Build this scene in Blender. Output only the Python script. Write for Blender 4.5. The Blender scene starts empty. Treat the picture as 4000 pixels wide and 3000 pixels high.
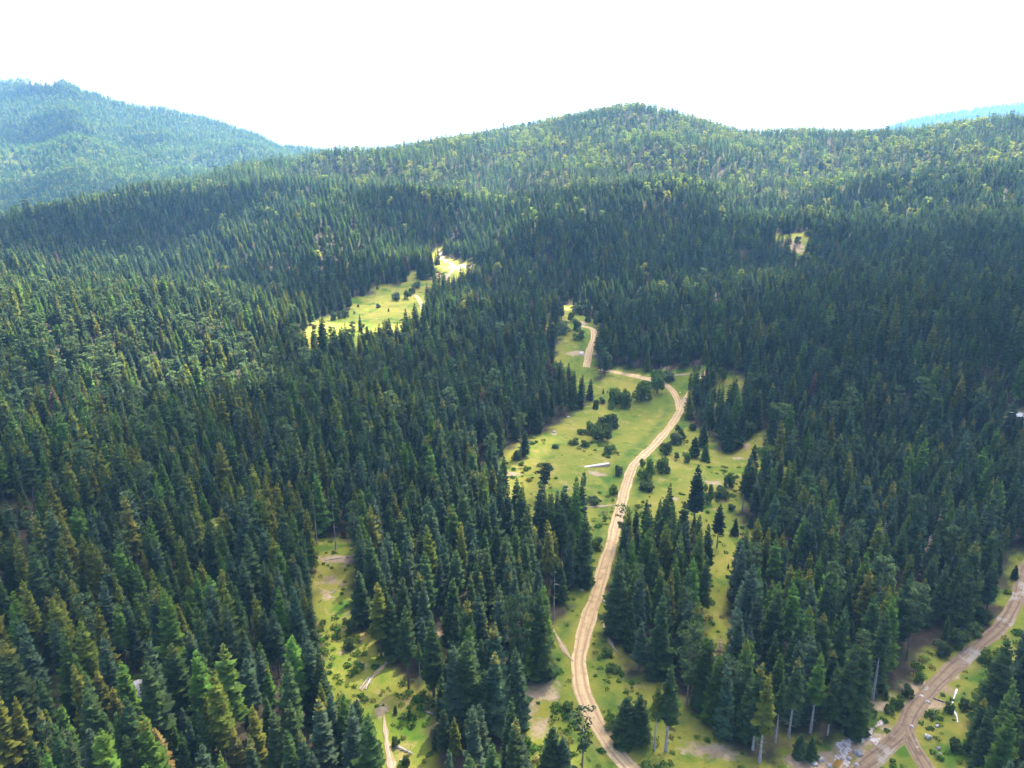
import bpy, math, random
import numpy as np
from mathutils import Vector

# ------------------------------------------------------------------ basics
SC = bpy.context.scene
COL = SC.collection
R = math.radians
rng = np.random.default_rng(11)
random.seed(5)
CAM = np.array([0.0, 0.0, 120.0])
PITCH = R(16.5)
FPX = 2825.0                                   # focal length in photo pixels (4000 wide)

def ray(u, v):
    a = (np.asarray(u, float) - 2000) / FPX
    b = (1500 - np.asarray(v, float)) / FPX
    d = np.stack([a, math.cos(PITCH) + b * math.sin(PITCH), -math.sin(PITCH) + b * math.cos(PITCH)], -1)
    return d

def project(P):
    P = np.asarray(P, float) - CAM
    dep = P[..., 1] * math.cos(PITCH) - P[..., 2] * math.sin(PITCH)
    up = P[..., 1] * math.sin(PITCH) + P[..., 2] * math.cos(PITCH)
    dep = np.maximum(dep, 1e-3)
    return 2000 + FPX * P[..., 0] / dep, 1500 - FPX * up / dep, dep

# ------------------------------------------------------------------ smooth noise
def make_noise(n, lo, hi, seed):
    r = np.random.default_rng(seed)
    wl = np.exp(r.uniform(np.log(lo), np.log(hi), n))
    th = r.uniform(0, 2 * np.pi, n)
    ph = r.uniform(0, 2 * np.pi, n)
    k = 2 * np.pi / wl
    kx, ky = k * np.cos(th), k * np.sin(th)
    amp = np.sqrt(wl / hi)
    amp = amp / np.sqrt((amp ** 2).sum() / 2)
    def f(x, y):
        s = np.zeros(np.shape(x))
        for i in range(n):
            s += amp[i] * np.sin(kx[i] * x + ky[i] * y + ph[i])
        return s
    return f
n_big = make_noise(14, 120, 420, 1)
n_hill = make_noise(12, 130, 360, 8)
n_mid = make_noise(18, 30, 110, 2)
n_col = make_noise(20, 60, 320, 3)
n_col2 = make_noise(20, 14, 60, 4)
n_edge = make_noise(24, 3, 16, 6)

# ------------------------------------------------------------------ valley terrain: thin plate spline
CT = [(0, 40, 0), (-150, 60, 12), (150, 60, 0), (-420, 60, 30), (420, 60, 10), (0, 150, 0), (60, 200, 0), (-120, 160, 8), (-220, 220, 20),
      (-55, 250, 2), (130, 180, -2), (230, 230, 4), (30, 300, 0), (120, 330, 1), (-100, 330, 10), (0, 400, 1), (80, 420, 2),
      (-600, 150, 30), (600, 150, 20)]
def px_pt(u, v, Y):
    d = ray(u, v)
    t = Y / d[1]
    return tuple(CAM + d * t)
for u, v, Y in [(1450, 1180, 570), (1800, 1040, 680), (1720, 980, 760), (2280, 1320, 480), (2450, 1150, 590), (2450, 1000, 690),
                (3500, 1480, 330), (3900, 1480, 315), (4300, 1480, 300), (3900, 1700, 285), (3500, 1163, 500), (2900, 1163, 560), (3100, 950, 720),
                (3900, 1000, 590), (4400, 1000, 560), (600, 1000, 690), (600, 1150, 570), (100, 1000, 640), (-300, 1000, 600), (300, 1320, 415), (900, 1300, 445),
                (300, 1560, 350), (-250, 1320, 400), (900, 1560, 360), (1500, 1400, 440), (1900, 1300, 500),
                (3100, 800, 880), (3100, 700, 1000), (3100, 600, 1150), (2450, 600, 1150), (2450, 750, 920), (2450, 880, 790),
                (1800, 800, 880), (1800, 680, 1090), (1200, 800, 860), (1200, 900, 750), (1200, 700, 1010), (600, 850, 790),
                (3700, 800, 800), (3700, 650, 960), (2000, 900, 780)]:
    CT.append(px_pt(u, v, Y))
CREST = [(-300, 948, 690), (0, 874, 760), (200, 826, 820), (367, 800, 880), (538, 758, 950), (760, 722, 1040), (937, 664, 1150),
         (1100, 642, 1220), (1300, 604, 1300), (1500, 600, 1340), (1700, 572, 1350), (1900, 536, 1380), (2100, 496, 1400),
         (2300, 452, 1410), (2450, 424, 1400), (2600, 442, 1400), (2700, 468, 1390), (2850, 522, 1340), (3000, 522, 1300),
         (3200, 522, 1280), (3400, 526, 1250), (3600, 515, 1190), (3700, 500, 1160), (3850, 474, 1120), (4000, 460, 1090), (4300, 435, 1050)]
CRA = np.array([px_pt(u, v, 1.0)[0] for u, v, Y in CREST]); CRY = np.array([Y for u, v, Y in CREST], float)
# height of the skyline (tree tops) in the photograph along the ridge; the crest is fitted to it
SKY = np.array([(-300,915),(0,840),(200,800),(367,763),(538,725),(760,687),(937,634),(1100,615),(1300,590),(1500,572),(1700,543),(1900,510),(2100,470),
                (2300,428),(2450,402),(2600,420),(2700,448),(2850,497),(3000,502),(3200,500),(3400,503),(3600,495),(3700,480),(3850,455),(4000,445),(4300,420)], float)
S = 1000.0
BASE_CT = list(CT)
def tps_fit(P):
    X = P[:, :2] / S
    n = len(X)
    d2 = ((X[:, None] - X[None]) ** 2).sum(-1)
    K = 0.5 * d2 * np.log(d2 + 1e-12) + np.eye(n) * 2e-4
    Q = np.hstack([np.ones((n, 1)), X])
    A = np.zeros((n + 3, n + 3))
    A[:n, :n] = K; A[:n, n:] = Q; A[n:, :n] = Q.T
    b = np.zeros(n + 3); b[:n] = P[:, 2]
    return X, np.linalg.solve(A, b)
def fit_with_crest(cv):
    P = list(BASE_CT)
    for (u, v0, Y), v in zip(CREST, cv):
        x, y, z = px_pt(u, v, Y)
        P += [(x, y, z), (x * 1.2, y * 1.2, z - 0.05 * y), (x * 1.5, y * 1.5, z - 0.12 * y)]
    return tps_fit(np.array(P))
def H(x, y):
    x = np.asarray(x, float); y = np.asarray(y, float)
    sh = x.shape
    xs = (x / S).ravel(); ys = (y / S).ravel()
    out = TW[-3] + TW[-2] * xs + TW[-1] * ys
    for i in range(len(TX)):
        d2 = (xs - TX[i, 0]) ** 2 + (ys - TX[i, 1]) ** 2
        out += TW[i] * 0.5 * d2 * np.log(d2 + 1e-12)
    out = out.reshape(sh)
    damp = np.clip(y / 900, 0.25, 1)
    return out + n_hill(x, y) * 6.0 * np.clip((y - 430) / 500, 0, 1) * np.clip((0.96 - y / np.interp(x / np.maximum(y, 1), CRA, CRY)) / 0.22, 0, 1) + n_big(x, y) * 3.2 * damp + n_mid(x, y) * 0.45
cv = np.array([v + 24.0 for u, v in SKY])
for _it in range(5):
    TX, TW = fit_with_crest(cv)
    sy = np.linspace(500, 1700, 160)
    sx = CRA[:, None] * sy[None, :]
    sz = H(sx, sy[None, :] + 0 * sx) + 13.0
    _, sv, _ = project(np.stack([sx, sy[None, :] + 0 * sx, sz], -1))
    cv = cv + 0.8 * (SKY[:, 1] - sv.min(1))

def ground(u, v, h=0.0):
    """pixels of the photograph -> points on the ground (h: the point seen is h above the ground)"""
    u = np.atleast_1d(np.asarray(u, float)); v = np.atleast_1d(np.asarray(v, float))
    h = np.broadcast_to(np.asarray(h, float), u.shape)
    d = ray(u, v); d = d / d[:, 1:2]
    ys = np.geomspace(70, 2200, 800)
    P = CAM + d[:, None, :] * ys[None, :, None]
    g = P[..., 2] - H(P[..., 0], P[..., 1]) - h[:, None]
    hit = np.argmax(g < 0, 1)
    hit[(g < 0).sum(1) == 0] = 799
    lo, hi = ys[np.maximum(hit - 1, 0)].copy(), ys[hit].copy()
    for _ in range(18):
        m = 0.5 * (lo + hi)
        p = CAM + d * m[:, None]
        b = p[:, 2] - H(p[:, 0], p[:, 1]) - h < 0
        hi = np.where(b, m, hi); lo = np.where(b, lo, m)
    p = CAM + d * hi[:, None]
    p[:, 2] = H(p[:, 0], p[:, 1])
    return p

# ------------------------------------------------------------------ material helpers
def new_mat(name):
    m = bpy.data.materials.new(name); m.use_nodes = True
    nt = m.node_tree; nt.nodes.clear()
    return m, nt
def N(nt, t, **kw):
    n = nt.nodes.new(t)
    for k, v in kw.items():
        setattr(n, k, v)
    return n
def L(nt, a, b): nt.links.new(a, b)
def mix(nt, fac, a, b, blend='MIX'):
    n = nt.nodes.new('ShaderNodeMix'); n.data_type = 'RGBA'; n.blend_type = blend
    for s, val in ((n.inputs[0], fac), (n.inputs[6], a), (n.inputs[7], b)):
        if hasattr(val, 'is_linked') or isinstance(val, bpy.types.NodeSocket): L(nt, val, s)
        else: s.default_value = val if not isinstance(val, tuple) else (*val[:3], 1)
    return n.outputs[2]
def math_(nt, op, a, b=None, clamp=False):
    n = nt.nodes.new('ShaderNodeMath'); n.operation = op; n.use_clamp = clamp
    for s, val in ((n.inputs[0], a), (n.inputs[1], b)):
        if val is None: continue
        if isinstance(val, bpy.types.NodeSocket): L(nt, val, s)
        else: s.default_value = val
    return n.outputs[0]
def noise(nt, scale, detail=4, rough=0.55, vec=None, dist=0.0):
    n = nt.nodes.new('ShaderNodeTexNoise')
    n.inputs['Scale'].default_value = scale; n.inputs['Detail'].default_value = detail
    n.inputs['Roughness'].default_value = rough; n.inputs['Distortion'].default_value = dist
    if vec is not None: L(nt, vec, n.inputs['Vector'])
    return n.outputs['Fac']
def ramp(nt, fac, a, b):
    n = nt.nodes.new('ShaderNodeMapRange'); n.inputs[1].default_value = a; n.inputs[2].default_value = b
    L(nt, fac, n.inputs[0])
    return n.outputs[0]
def pos(nt):
    return N(nt, 'ShaderNodeNewGeometry').outputs['Position']
def out_diffuse(nt, col, rough=0.9, spec=0.2, bump=None, bstr=0.3, bdist=0.2):
    b = N(nt, 'ShaderNodeBsdfPrincipled')
    if isinstance(col, tuple): b.inputs['Base Color'].default_value = (*col, 1)
    else: L(nt, col, b.inputs['Base Color'])
    if isinstance(rough, (int, float)): b.inputs['Roughness'].default_value = rough
    else: L(nt, rough, b.inputs['Roughness'])
    b.inputs['Specular IOR Level'].default_value = spec
    if bump is not None:
        bp = N(nt, 'ShaderNodeBump'); bp.inputs['Strength'].default_value = bstr; bp.inputs['Distance'].default_value = bdist
        L(nt, bump, bp.inputs['Height']); L(nt, bp.outputs[0], b.inputs['Normal'])
    o = N(nt, 'ShaderNodeOutputMaterial'); L(nt, b.outputs[0], o.inputs[0])
    return b

def foliage_mat(name, instanced, trans=0.22, cone=(0.17, 0.155, 0.026)):
    """needle or leaf colour: one colour per tree, small differences from branch to branch, brown cones near the tip"""
    m, nt = new_mat(name)
    if instanced:
        a = N(nt, 'ShaderNodeAttribute', attribute_type='INSTANCER', attribute_name='tint'); base = a.outputs['Color']
        c = N(nt, 'ShaderNodeAttribute', attribute_type='INSTANCER', attribute_name='cones'); cones = c.outputs['Fac']
    else:
        a = N(nt, 'ShaderNodeObjectInfo'); base = a.outputs['Color']; cones = a.outputs['Alpha']
    var = N(nt, 'ShaderNodeAttribute', attribute_name='var')
    sep = N(nt, 'ShaderNodeSeparateColor'); L(nt, var.outputs['Color'], sep.inputs[0])
    mul = N(nt, 'ShaderNodeVectorMath', operation='SCALE'); L(nt, base, mul.inputs[0]); L(nt, math_(nt, 'MULTIPLY_ADD', sep.outputs[0], 0.9), mul.inputs['Scale'])
    mul.inputs['Scale'].links[0].from_node.inputs[2].default_value = 0.55
    hue = mix(nt, math_(nt, 'MULTIPLY', sep.outputs[1], 0.35), mul.outputs[0], mix(nt, 1.0, mul.outputs[0], (1.7, 1.15, 0.5), 'MULTIPLY'))
    cf = math_(nt, 'MULTIPLY', sep.outputs[2], cones, True)
    colr = mix(nt, cf, hue, cone)
    d = N(nt, 'ShaderNodeBsdfDiffuse'); L(nt, colr, d.inputs[0])
    t = N(nt, 'ShaderNodeBsdfTranslucent'); L(nt, mix(nt, 1.0, colr, (1.25, 1.3, 0.6), 'MULTIPLY'), t.inputs[0])
    x = N(nt, 'ShaderNodeMixShader'); x.inputs[0].default_value = trans
    L(nt, d.outputs[0], x.inputs[1]); L(nt, t.outputs[0], x.inputs[2])
    o = N(nt, 'ShaderNodeOutputMaterial'); L(nt, x.outputs[0], o.inputs[0])
    return m
M_FOL = foliage_mat('needles', False)
M_FOLI = foliage_mat('needles_of_the_forest', True)
M_LEAF = foliage_mat('leaves', False, 0.3)
M_LEAFI = foliage_mat('leaves_of_the_wood', True, 0.3)

def bark_mat(name, a, b):
    m, nt = new_mat(name)
    f = ramp(nt, noise(nt, 1.6, 4, vec=pos(nt)), 0.3, 0.7)
    out_diffuse(nt, mix(nt, f, a, b), 0.95, 0.1)
    return m
M_BARK = bark_mat('bark_grey', (0.085, 0.07, 0.06), (0.19, 0.165, 0.145))
M_BARKP = bark_mat('bark_pale', (0.24, 0.215, 0.19), (0.42, 0.38, 0.345))
M_BARKR = bark_mat('bark_pine', (0.16, 0.10, 0.07), (0.28, 0.20, 0.15))
M_DEADW = bark_mat('dead_wood', (0.30, 0.255, 0.21), (0.52, 0.46, 0.40))

def rock_mat(name, a, b, sc=0.7):
    m, nt = new_mat(name)
    p = pos(nt)
    f = noise(nt, sc, 6, 0.65, p)
    out_diffuse(nt, mix(nt, ramp(nt, f, 0.35, 0.65), a, b), 0.95, 0.1, noise(nt, sc * 3, 6, 0.7, p), 0.6, 0.3)
    return m
M_ROCK = rock_mat('limestone', (0.34, 0.315, 0.29), (0.56, 0.53, 0.495))
M_ROCKD = rock_mat('stream_stone', (0.22, 0.18, 0.16), (0.46, 0.41, 0.37))

# ------------------------------------------------------------------ objects
def obj_from(name, verts, faces, mats, parent=None, mat_idx=None, var=None, smooth=False, link=True, uv=None):
    me = bpy.data.meshes.new(name)
    me.from_pydata([tuple(map(float, v)) for v in verts], [], faces)
    for m in mats: me.materials.append(m)
    if mat_idx is not None: me.polygons.foreach_set('material_index', np.asarray(mat_idx, np.int32))
    if var is not None:
        at = me.color_attributes.new('var', 'FLOAT_COLOR', 'POINT')
        v4 = np.ones((len(verts), 4), np.float32); v4[:, :3] = np.asarray(var, np.float32)
        at.data.foreach_set('color', v4.ravel())
    if smooth: me.polygons.foreach_set('use_smooth', np.ones(len(faces), bool))
    if uv is not None:
        lay = me.uv_layers.new(name='UVMap')
        li = np.zeros(len(me.loops), np.int32); me.loops.foreach_get('vertex_index', li)
        lay.data.foreach_set('uv', np.asarray(uv, np.float32)[li].ravel())
    me.update()
    o = bpy.data.objects.new(name, me)
    if link: COL.objects.link(o)
    if parent is not None: o.parent = parent
    return o
def tag(o, label=None, cat=None, group=None, kind=None):
    if label: o['label'] = label
    if cat: o['category'] = cat
    if group: o['group'] = group
    if kind: o['kind'] = kind
    return o
def empty(name, loc, rz=0.0, s=(1, 1, 1), tilt=(0, 0)):
    e = bpy.data.objects.new(name, None); COL.objects.link(e)
    e.location = loc; e.rotation_euler = (tilt[0], tilt[1], rz); e.scale = s
    e.empty_display_size = 1
    return e

class MB:
    """collects vertices and faces"""
    def __init__(s): s.v = []; s.f = []; s.c = []; s.m = []
    def add(s, vs, fs, c=(0.5, 0.0, 0.0), m=0):
        o = len(s.v); s.v += [tuple(map(float, p)) for p in vs]; s.f += [tuple(i + o for i in f) for f in fs]
        s.c += [c] * len(vs) if not isinstance(c, list) else c
        s.m += [m] * len(fs)
    def tube(s, pts, radii, n=6, c=(0.5, 0, 0), m=0, cap=True):
        pts = [Vector(p) for p in pts]
        rings = []
        for i, p in enumerate(pts):
            a = pts[max(i - 1, 0)]; b = pts[min(i + 1, len(pts) - 1)]
            t = (b - a).normalized()
            u = t.orthogonal().normalized() if abs(t.z) < 0.95 else Vector((1, 0, 0)).cross(t).normalized()
            w = t.cross(u)
            rings.append([p + (u * math.cos(k * 2 * math.pi / n) + w * math.sin(k * 2 * math.pi / n)) * radii[i] for k in range(n)])
        vs = [q for r in rings for q in r]
        fs = []
        for i in range(len(pts) - 1):
            for k in range(n):
                fs.append((i * n + k, i * n + (k + 1) % n, (i + 1) * n + (k + 1) % n, (i + 1) * n + k))
        if cap:
            fs.append(tuple(range(n - 1, -1, -1))); fs.append(tuple((len(pts) - 1) * n + k for k in range(n)))
        s.add(vs, fs, c, m)
    def box(s, c, d, rz=0.0, col=(0.5, 0, 0), m=0, tilt=0.0):
        x, y, z = (q / 2 for q in d)
        vs = []
        for sx, sy, sz in ((-1, -1, -1), (1, -1, -1), (1, 1, -1), (-1, 1, -1), (-1, -1, 1), (1, -1, 1), (1, 1, 1), (-1, 1, 1)):
            p = Vector((sx * x, sy * y, sz * z))
            if tilt: p = Vector((p.x, p.y * math.cos(tilt) - p.z * math.sin(tilt), p.y * math.sin(tilt) + p.z * math.cos(tilt)))
            vs.append((c[0] + p.x * math.cos(rz) - p.y * math.sin(rz), c[1] + p.x * math.sin(rz) + p.y * math.cos(rz), c[2] + p.z))
        s.add(vs, [(0, 3, 2, 1), (4, 5, 6, 7), (0, 1, 5, 4), (1, 2, 6, 5), (2, 3, 7, 6), (3, 0, 4, 7)], col, m)
    def build(s, name, mats, parent=None, smooth=False, link=True):
        return obj_from(name, s.v, s.f, mats, parent, s.m, s.c, smooth, link)

# ------------------------------------------------------------------ tree shapes (unit: metres, height given)
def spruce_crown(mb, h, rad, base, r, whorls=24, nb=8, sparse=0.0, twigs=True, lean=0.0, power=0.8, m=0):
    for w in range(whorls):
        t = (w + r.uniform(-0.3, 0.3)) / (whorls - 1)
        t = min(max(t, 0), 1)
        z = base + (h - base) * (t ** 0.92)
        tt = (z - base) / (h - base)
        rr = rad * ((1 - tt) ** power) * (0.82 + 0.18 * min(1, tt * 6)) + 0.10
        n = max(4, int(round(nb * (0.55 + 0.45 * (1 - tt)))))
        a0 = r.uniform(0, 6.28)
        for k in range(n):
            if r.random() < sparse: continue
            a = a0 + k * 2 * math.pi / n + r.uniform(-0.3, 0.3)
            ln = rr * r.uniform(0.62, 1.22)
            if r.random() < 0.06: ln *= 1.25
            zz = z + r.uniform(-0.25, 0.25)
            ca, sa = math.cos(a), math.sin(a)
            droop = r.uniform(0.25, 0.5) * (0.5 + 0.7 * (1 - tt))
            rise = r.uniform(0.0, 0.25) + 0.7 * tt ** 2
            wid = (0.30 * ln + 0.16) * r.uniform(0.8, 1.25)
            b = r.uniform(0.1, 0.95)
            yb = r.uniform(0, 1) ** 2
            cn = 1.0 if tt > 0.80 and r.random() < 0.75 else 0.0
            c = (b, yb, cn)
            st = []
            for q in (0.06, 0.45, 0.8, 1.0):
                x = ln * q
                st.append((x, zz + rise * x - droop * ln * q * q + (0.10 * ln if q == 1.0 else 0)))
            ws = (0.25 * wid, 1.0 * wid, 0.72 * wid, 0.0)
            vs = []
            for (x, z1), ww in zip(st, ws):
                dz = 0.42 * ww
                vs += [(x * ca - ww * -sa * -1, x * sa - ww * ca * 1, z1 - dz), (x * ca, x * sa, z1), (x * ca + ww * -sa, x * sa + ww * ca, z1 - dz)]
            # left edge: perpendicular is (-sa, ca)
            for i, ((x, z1), ww) in enumerate(zip(st, ws)):
                dz = 0.42 * ww * r.uniform(0.7, 1.5)
                vs[i * 3] = (x * ca + ww * sa, x * sa - ww * ca, z1 - dz)
                vs[i * 3 + 2] = (x * ca - ww * sa, x * sa + ww * ca, z1 - dz)
            fs = []
            for i in range(2):
                o = i * 3
                fs += [(o, o + 3, o + 4, o + 1), (o + 1, o + 4, o + 5, o + 2)]
            o = 6
            fs += [(o, 10, o + 1), (o + 1, 10, o + 2)]
            vs = vs[:11]
            mb.add(vs, fs, c, m)
            if twigs and ln > 0.7:
                for sgn in (-1, 1):
                    for q in (0.38, 0.66):
                        x = ln * q; z1 = zz + rise * x - droop * ln * q * q
                        tl = 0.42 * ln * (1.1 - q) * r.uniform(0.8, 1.4) + 0.15
                        px, py = x * ca, x * sa
                        ex = px + ca * tl * 0.75 - sgn * sa * tl; ey = py + sa * tl * 0.75 + sgn * ca * tl
                        ez = z1 - tl * r.uniform(0.35, 0.8)
                        hw = 0.10 * ln
                        b2 = min(1, max(0, b + r.uniform(-0.25, 0.25)))
                        mb.add([(px - ca * hw, py - sa * hw, z1 - 0.05), (px + ca * hw, py + sa * hw, z1 - 0.02), (ex, ey, ez)], [(0, 1, 2)], (b2, yb, cn), m)
    # leader
    mb.add([(0.12, 0, h - 0.9), (-0.06, 0.1, h - 0.9), (-0.06, -0.1, h - 0.9), (0, 0, h + 0.25)], [(0, 1, 3), (1, 2, 3), (2, 0, 3)], (0.6, 0.3, 1.0), m)

def trunk_mb(h, r0, n=7, wob=0.0, r=None, m=0, mb=None):
    mb = mb or MB()
    k = 7
    pts = []; rad = []
    for i in range(k):
        t = i / (k - 1)
        dx = wob * math.sin(t * 3.0) if wob else 0
        pts.append((dx, wob * 0.5 * math.sin(t * 4.1 + 1), -0.6 + (h + 0.6) * t)); rad.append(r0 * ((1 - 0.9 * t) if t < 0.45 else 0.42 * (1.05 - t)) * (1.25 if i == 0 else 1))
    mb.tube(pts, rad, n, m=m)
    return mb

def leaf_clump(mb, c, rad, n, size, r, m=0, flat=0.75, b=None, tilt_up=0.0):
    for _ in range(n):
        d = Vector((r.normal(), r.normal(), r.normal())); d.normalize()
        q = r.uniform(0.55, 1.0)
        p = Vector(c) + Vector((d.x * rad * q, d.y * rad * q, d.z * rad * flat * q))
        nrm = (d + Vector((r.normal(), r.normal(), r.normal() + tilt_up)) * 0.55).normalized()
        u = nrm.orthogonal().normalized(); w = nrm.cross(u)
        th = r.uniform(0, 6.28)
        a1 = u * math.cos(th) + w * math.sin(th); a2 = nrm.cross(a1)
        s1 = size * r.uniform(0.6, 1.3); s2 = s1 * r.uniform(0.45, 0.9)
        bb = (r.uniform(0.1, 0.95) if b is None else min(1, max(0, b + r.uniform(-0.25, 0.25))), r.uniform(0, 1) ** 2, 0.0)
        mb.add([p - a1 * s1, p + a2 * s2 * 0.8 - nrm * s1 * 0.15, p + a1 * s1, p - a2 * s2 * 0.8 - nrm * s1 * 0.1], [(0, 1, 2, 3)], bb, m)

def pine_parts(h, rad, r, crown_from=0.5, clumps=26, cards=22, flat_top=False, lean=0.3):
    """open pine: bare stem, a few limbs, tufts of needles at their ends"""
    cr = MB(); tr = trunk_mb(h * 0.97, 0.26, 7, lean, r)
    for i in range(clumps):
        t = r.uniform(0, 1)
        if flat_top: t = t ** 0.6
        z = h * (crown_from + (1 - crown_from) * t)
        prof = math.sin(math.pi * min(1, 0.16 + 0.84 * (1 - t))) if not flat_top else (0.55 + 0.45 * t)
        if not flat_top: prof = max(prof, 0.18)
        a = r.uniform(0, 6.28); d = rad * prof * r.uniform(0.35, 1.0)
        c = (d * math.cos(a), d * math.sin(a), z + r.uniform(-0.3, 0.3))
        leaf_clump(cr, c, r.uniform(0.8, 1.35), cards, 0.42, r, flat=0.5, tilt_up=0.6, b=r.uniform(0.2, 0.9))
        z0 = z - d * r.uniform(0.15, 0.5)
        tr.tube([(0, 0, max(z0, 0.3)), (c[0] * 0.5, c[1] * 0.5, (z0 + c[2]) / 2 - 0.1), (c[0] * 0.95, c[1] * 0.95, c[2])], [0.06, 0.04, 0.02], 4)
    for _ in range(7):   # dead stubs below the crown
        z = h * r.uniform(0.25, crown_from + 0.1); a = r.uniform(0, 6.28); ln = r.uniform(0.5, 1.9)
        tr.tube([(0, 0, z), (ln * math.cos(a), ln * math.sin(a), z - 0.15 * ln)], [0.05, 0.015], 4)
    leaf_clump(cr, (0, 0, h - 0.5), 1.0, cards, 0.42, r, flat=0.8, tilt_up=0.6)
    return cr, tr

def broad_parts(h, rad, r, lobes=12, cards=70, size=0.34, stem=True, low=0.18):
    cr = MB(); tr = MB()
    tr.tube([(0, 0, -0.4), (0.05, 0, h * 0.3), (0.0, 0.1, h * 0.55)], [0.09 * rad + 0.04, 0.07 * rad + 0.03, 0.03], 6)
    for i in range(lobes):
        a = r.uniform(0, 6.28); q = math.sqrt(r.uniform(0, 1))
        z = h * r.uniform(low + 0.1, 0.82)
        lim = rad * math.sqrt(max(0.12, 1 - ((z / h - 0.42) / 0.62) ** 2))
        d = lim * q * 0.78
        lr = rad * r.uniform(0.28, 0.46)
        c = (d * math.cos(a), d * math.sin(a), max(z, lr * 0.5))
        leaf_clump(cr, c, lr, cards, size, r, flat=0.85, tilt_up=0.35)
        tr.tube([(0, 0, h * 0.12), (c[0] * 0.5, c[1] * 0.5, c[2] * 0.55), c], [0.05 * rad + 0.02, 0.03, 0.012], 4)
    return cr, tr

# ------------------------------------------------------------------ layout of clearings and roads (traced as ground points)
POLY_PX = {
 'meadow': [(2380,1435),(2440,1440),(2540,1455),(2700,1440),(2790,1415),(2800,1440),(2740,1490),(2700,1540),(2680,1580),(2680,1630),(2700,1665),(2770,1705),(2790,1740),(2850,1770),(2895,1745),(2925,1700),(2998,1672),(3000,1765),(3056,1790),(3110,1795),(3110,1840),(3090,1860),(3040,1880),(2960,1880),(2930,1900),(2890,2010),(2985,2100),(2985,2130),(2940,2220),(2925,2260),(2860,2330),(2850,2480),(2840,2740),(2760,2740),(2735,2480),(2735,2330),(2745,2222),(2735,2140),(2700,2120),(2560,2100),(2450,2120),(2400,2240),(2360,2360),(2350,2420),(2430,2560),(2490,2655),(2600,2670),(2700,2770),(2780,2850),(2900,2950),(3020,3000),(3120,3600),(2000,3600),(2030,3000),(2030,2850),(2005,2690),(2110,2640),(2160,2560),(2160,2440),(2210,2340),(2245,2280),(2245,2100),(2105,2085),(1975,2005),(1930,1915),(1930,1850),(1962,1800),(1975,1750),(2080,1720),(2130,1690),(2200,1650),(2230,1612),(2290,1580),(2330,1540),(2360,1480)],
 'patch': [(2800,1450),(2900,1465),(2900,1560),(2840,1630),(2800,1630),(2790,1560)],
 'mid': [(2190,1195),(2227,1193),(2237,1219),(2281,1230),(2299,1237),(2340,1269),(2331,1313),(2326,1331),(2322,1394),(2350,1545),(2200,1545),(2150,1420),(2196,1322),(2150,1313),(2100,1292),(2100,1270),(2154,1262),(2198,1258),(2194,1213)],
 'far': [(1195,1290),(1249,1242),(1291,1233),(1360,1213),(1356,1164),(1454,1151),(1470,1112),(1581,1112),(1594,1060),(1636,1057),(1640,1095),(1690,1095),(1700,1057),(1682,1028),(1682,990),(1700,970),(1737,954),(1740,1006),(1818,1022),(1882,1042),(1890,1085),(1800,1105),(1720,1118),(1690,1140),(1668,1190),(1660,1275),(1560,1320),(1400,1355),(1250,1372),(1170,1360),(1150,1320)],
 'hillglade': [(3015,912),(3060,918),(3106,915),(3150,903),(3178,925),(3165,955),(3150,990),(3140,1040),(3095,1040),(3085,985),(3050,960),(3020,950)],
 'glade': [(1215,2080),(1360,2085),(1392,2176),(1380,2239),(1386,2365),(1392,2422),(1455,2474),(1500,2565),(1546,2588),(1580,2657),(1626,2685),(1678,2697),(1705,2640),(1700,2500),(1712,2428),(1752,2428),(1752,2496),(1741,2600),(1747,2680),(1695,2737),(1695,2794),(1672,2880),(1718,3000),(1740,3500),(1480,3500),(1480,3000),(1450,2909),(1400,2860),(1390,2900),(1310,2860),(1255,2700),(1240,2560),(1225,2420),(1210,2290),(1205,2180)],
 'corner': [(3000,3040),(3110,2900),(3242,2880),(3344,2862),(3352,2765),(3405,2732),(3470,2722),(3537,2690),(3613,2560),(3708,2535),(3834,2455),(3879,2428),(3917,2345),(3936,2175),(4010,2110),(4250,2300),(4150,2560),(4000,2740),(3900,2800),(3833,2830),(3792,2905),(3812,2966),(3800,3300),(3700,3600),(2950,3600)],
 'strip': [(3255,2005),(3290,2000),(3292,2110),(3260,2110)],
 'hut': [(3925,1612),(4010,1590),(4010,1668),(3960,1662),(3920,1690)],
 'ledge': [(495,2640),(610,2640),(730,2760),(740,2920),(560,2920),(480,2760)],
}
POLY = {}
for k, pl in POLY_PX.items():
    a = np.array(pl, float)
    POLY[k] = ground(a[:, 0], a[:, 1])[:, :2]
def in_poly(x, y, P):
    x = np.asarray(x); y = np.asarray(y)
    r = np.zeros(x.shape, bool)
    bx = (x > P[:, 0].min()) & (x < P[:, 0].max()) & (y > P[:, 1].min()) & (y < P[:, 1].max())
    xi, yi = x[bx], y[bx]
    c = np.zeros(xi.shape, bool)
    n = len(P)
    for i in range(n):
        x0, y0 = P[i]; x1, y1 = P[(i + 1) % n]
        if y0 == y1: continue
        s = ((y0 > yi) != (y1 > yi)) & (xi < (x1 - x0) * (yi - y0) / (y1 - y0) + x0)
        c ^= s
    r[bx] = c
    return r
def in_clearing(x, y, jit=0.0):
    xx = x + jit * n_edge(x, y); yy = y + jit * n_edge(y + 31.7, x - 12.3)
    r = np.zeros(np.shape(x), bool)
    for P in POLY.values(): r |= in_poly(xx, yy, P)
    return r

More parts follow.
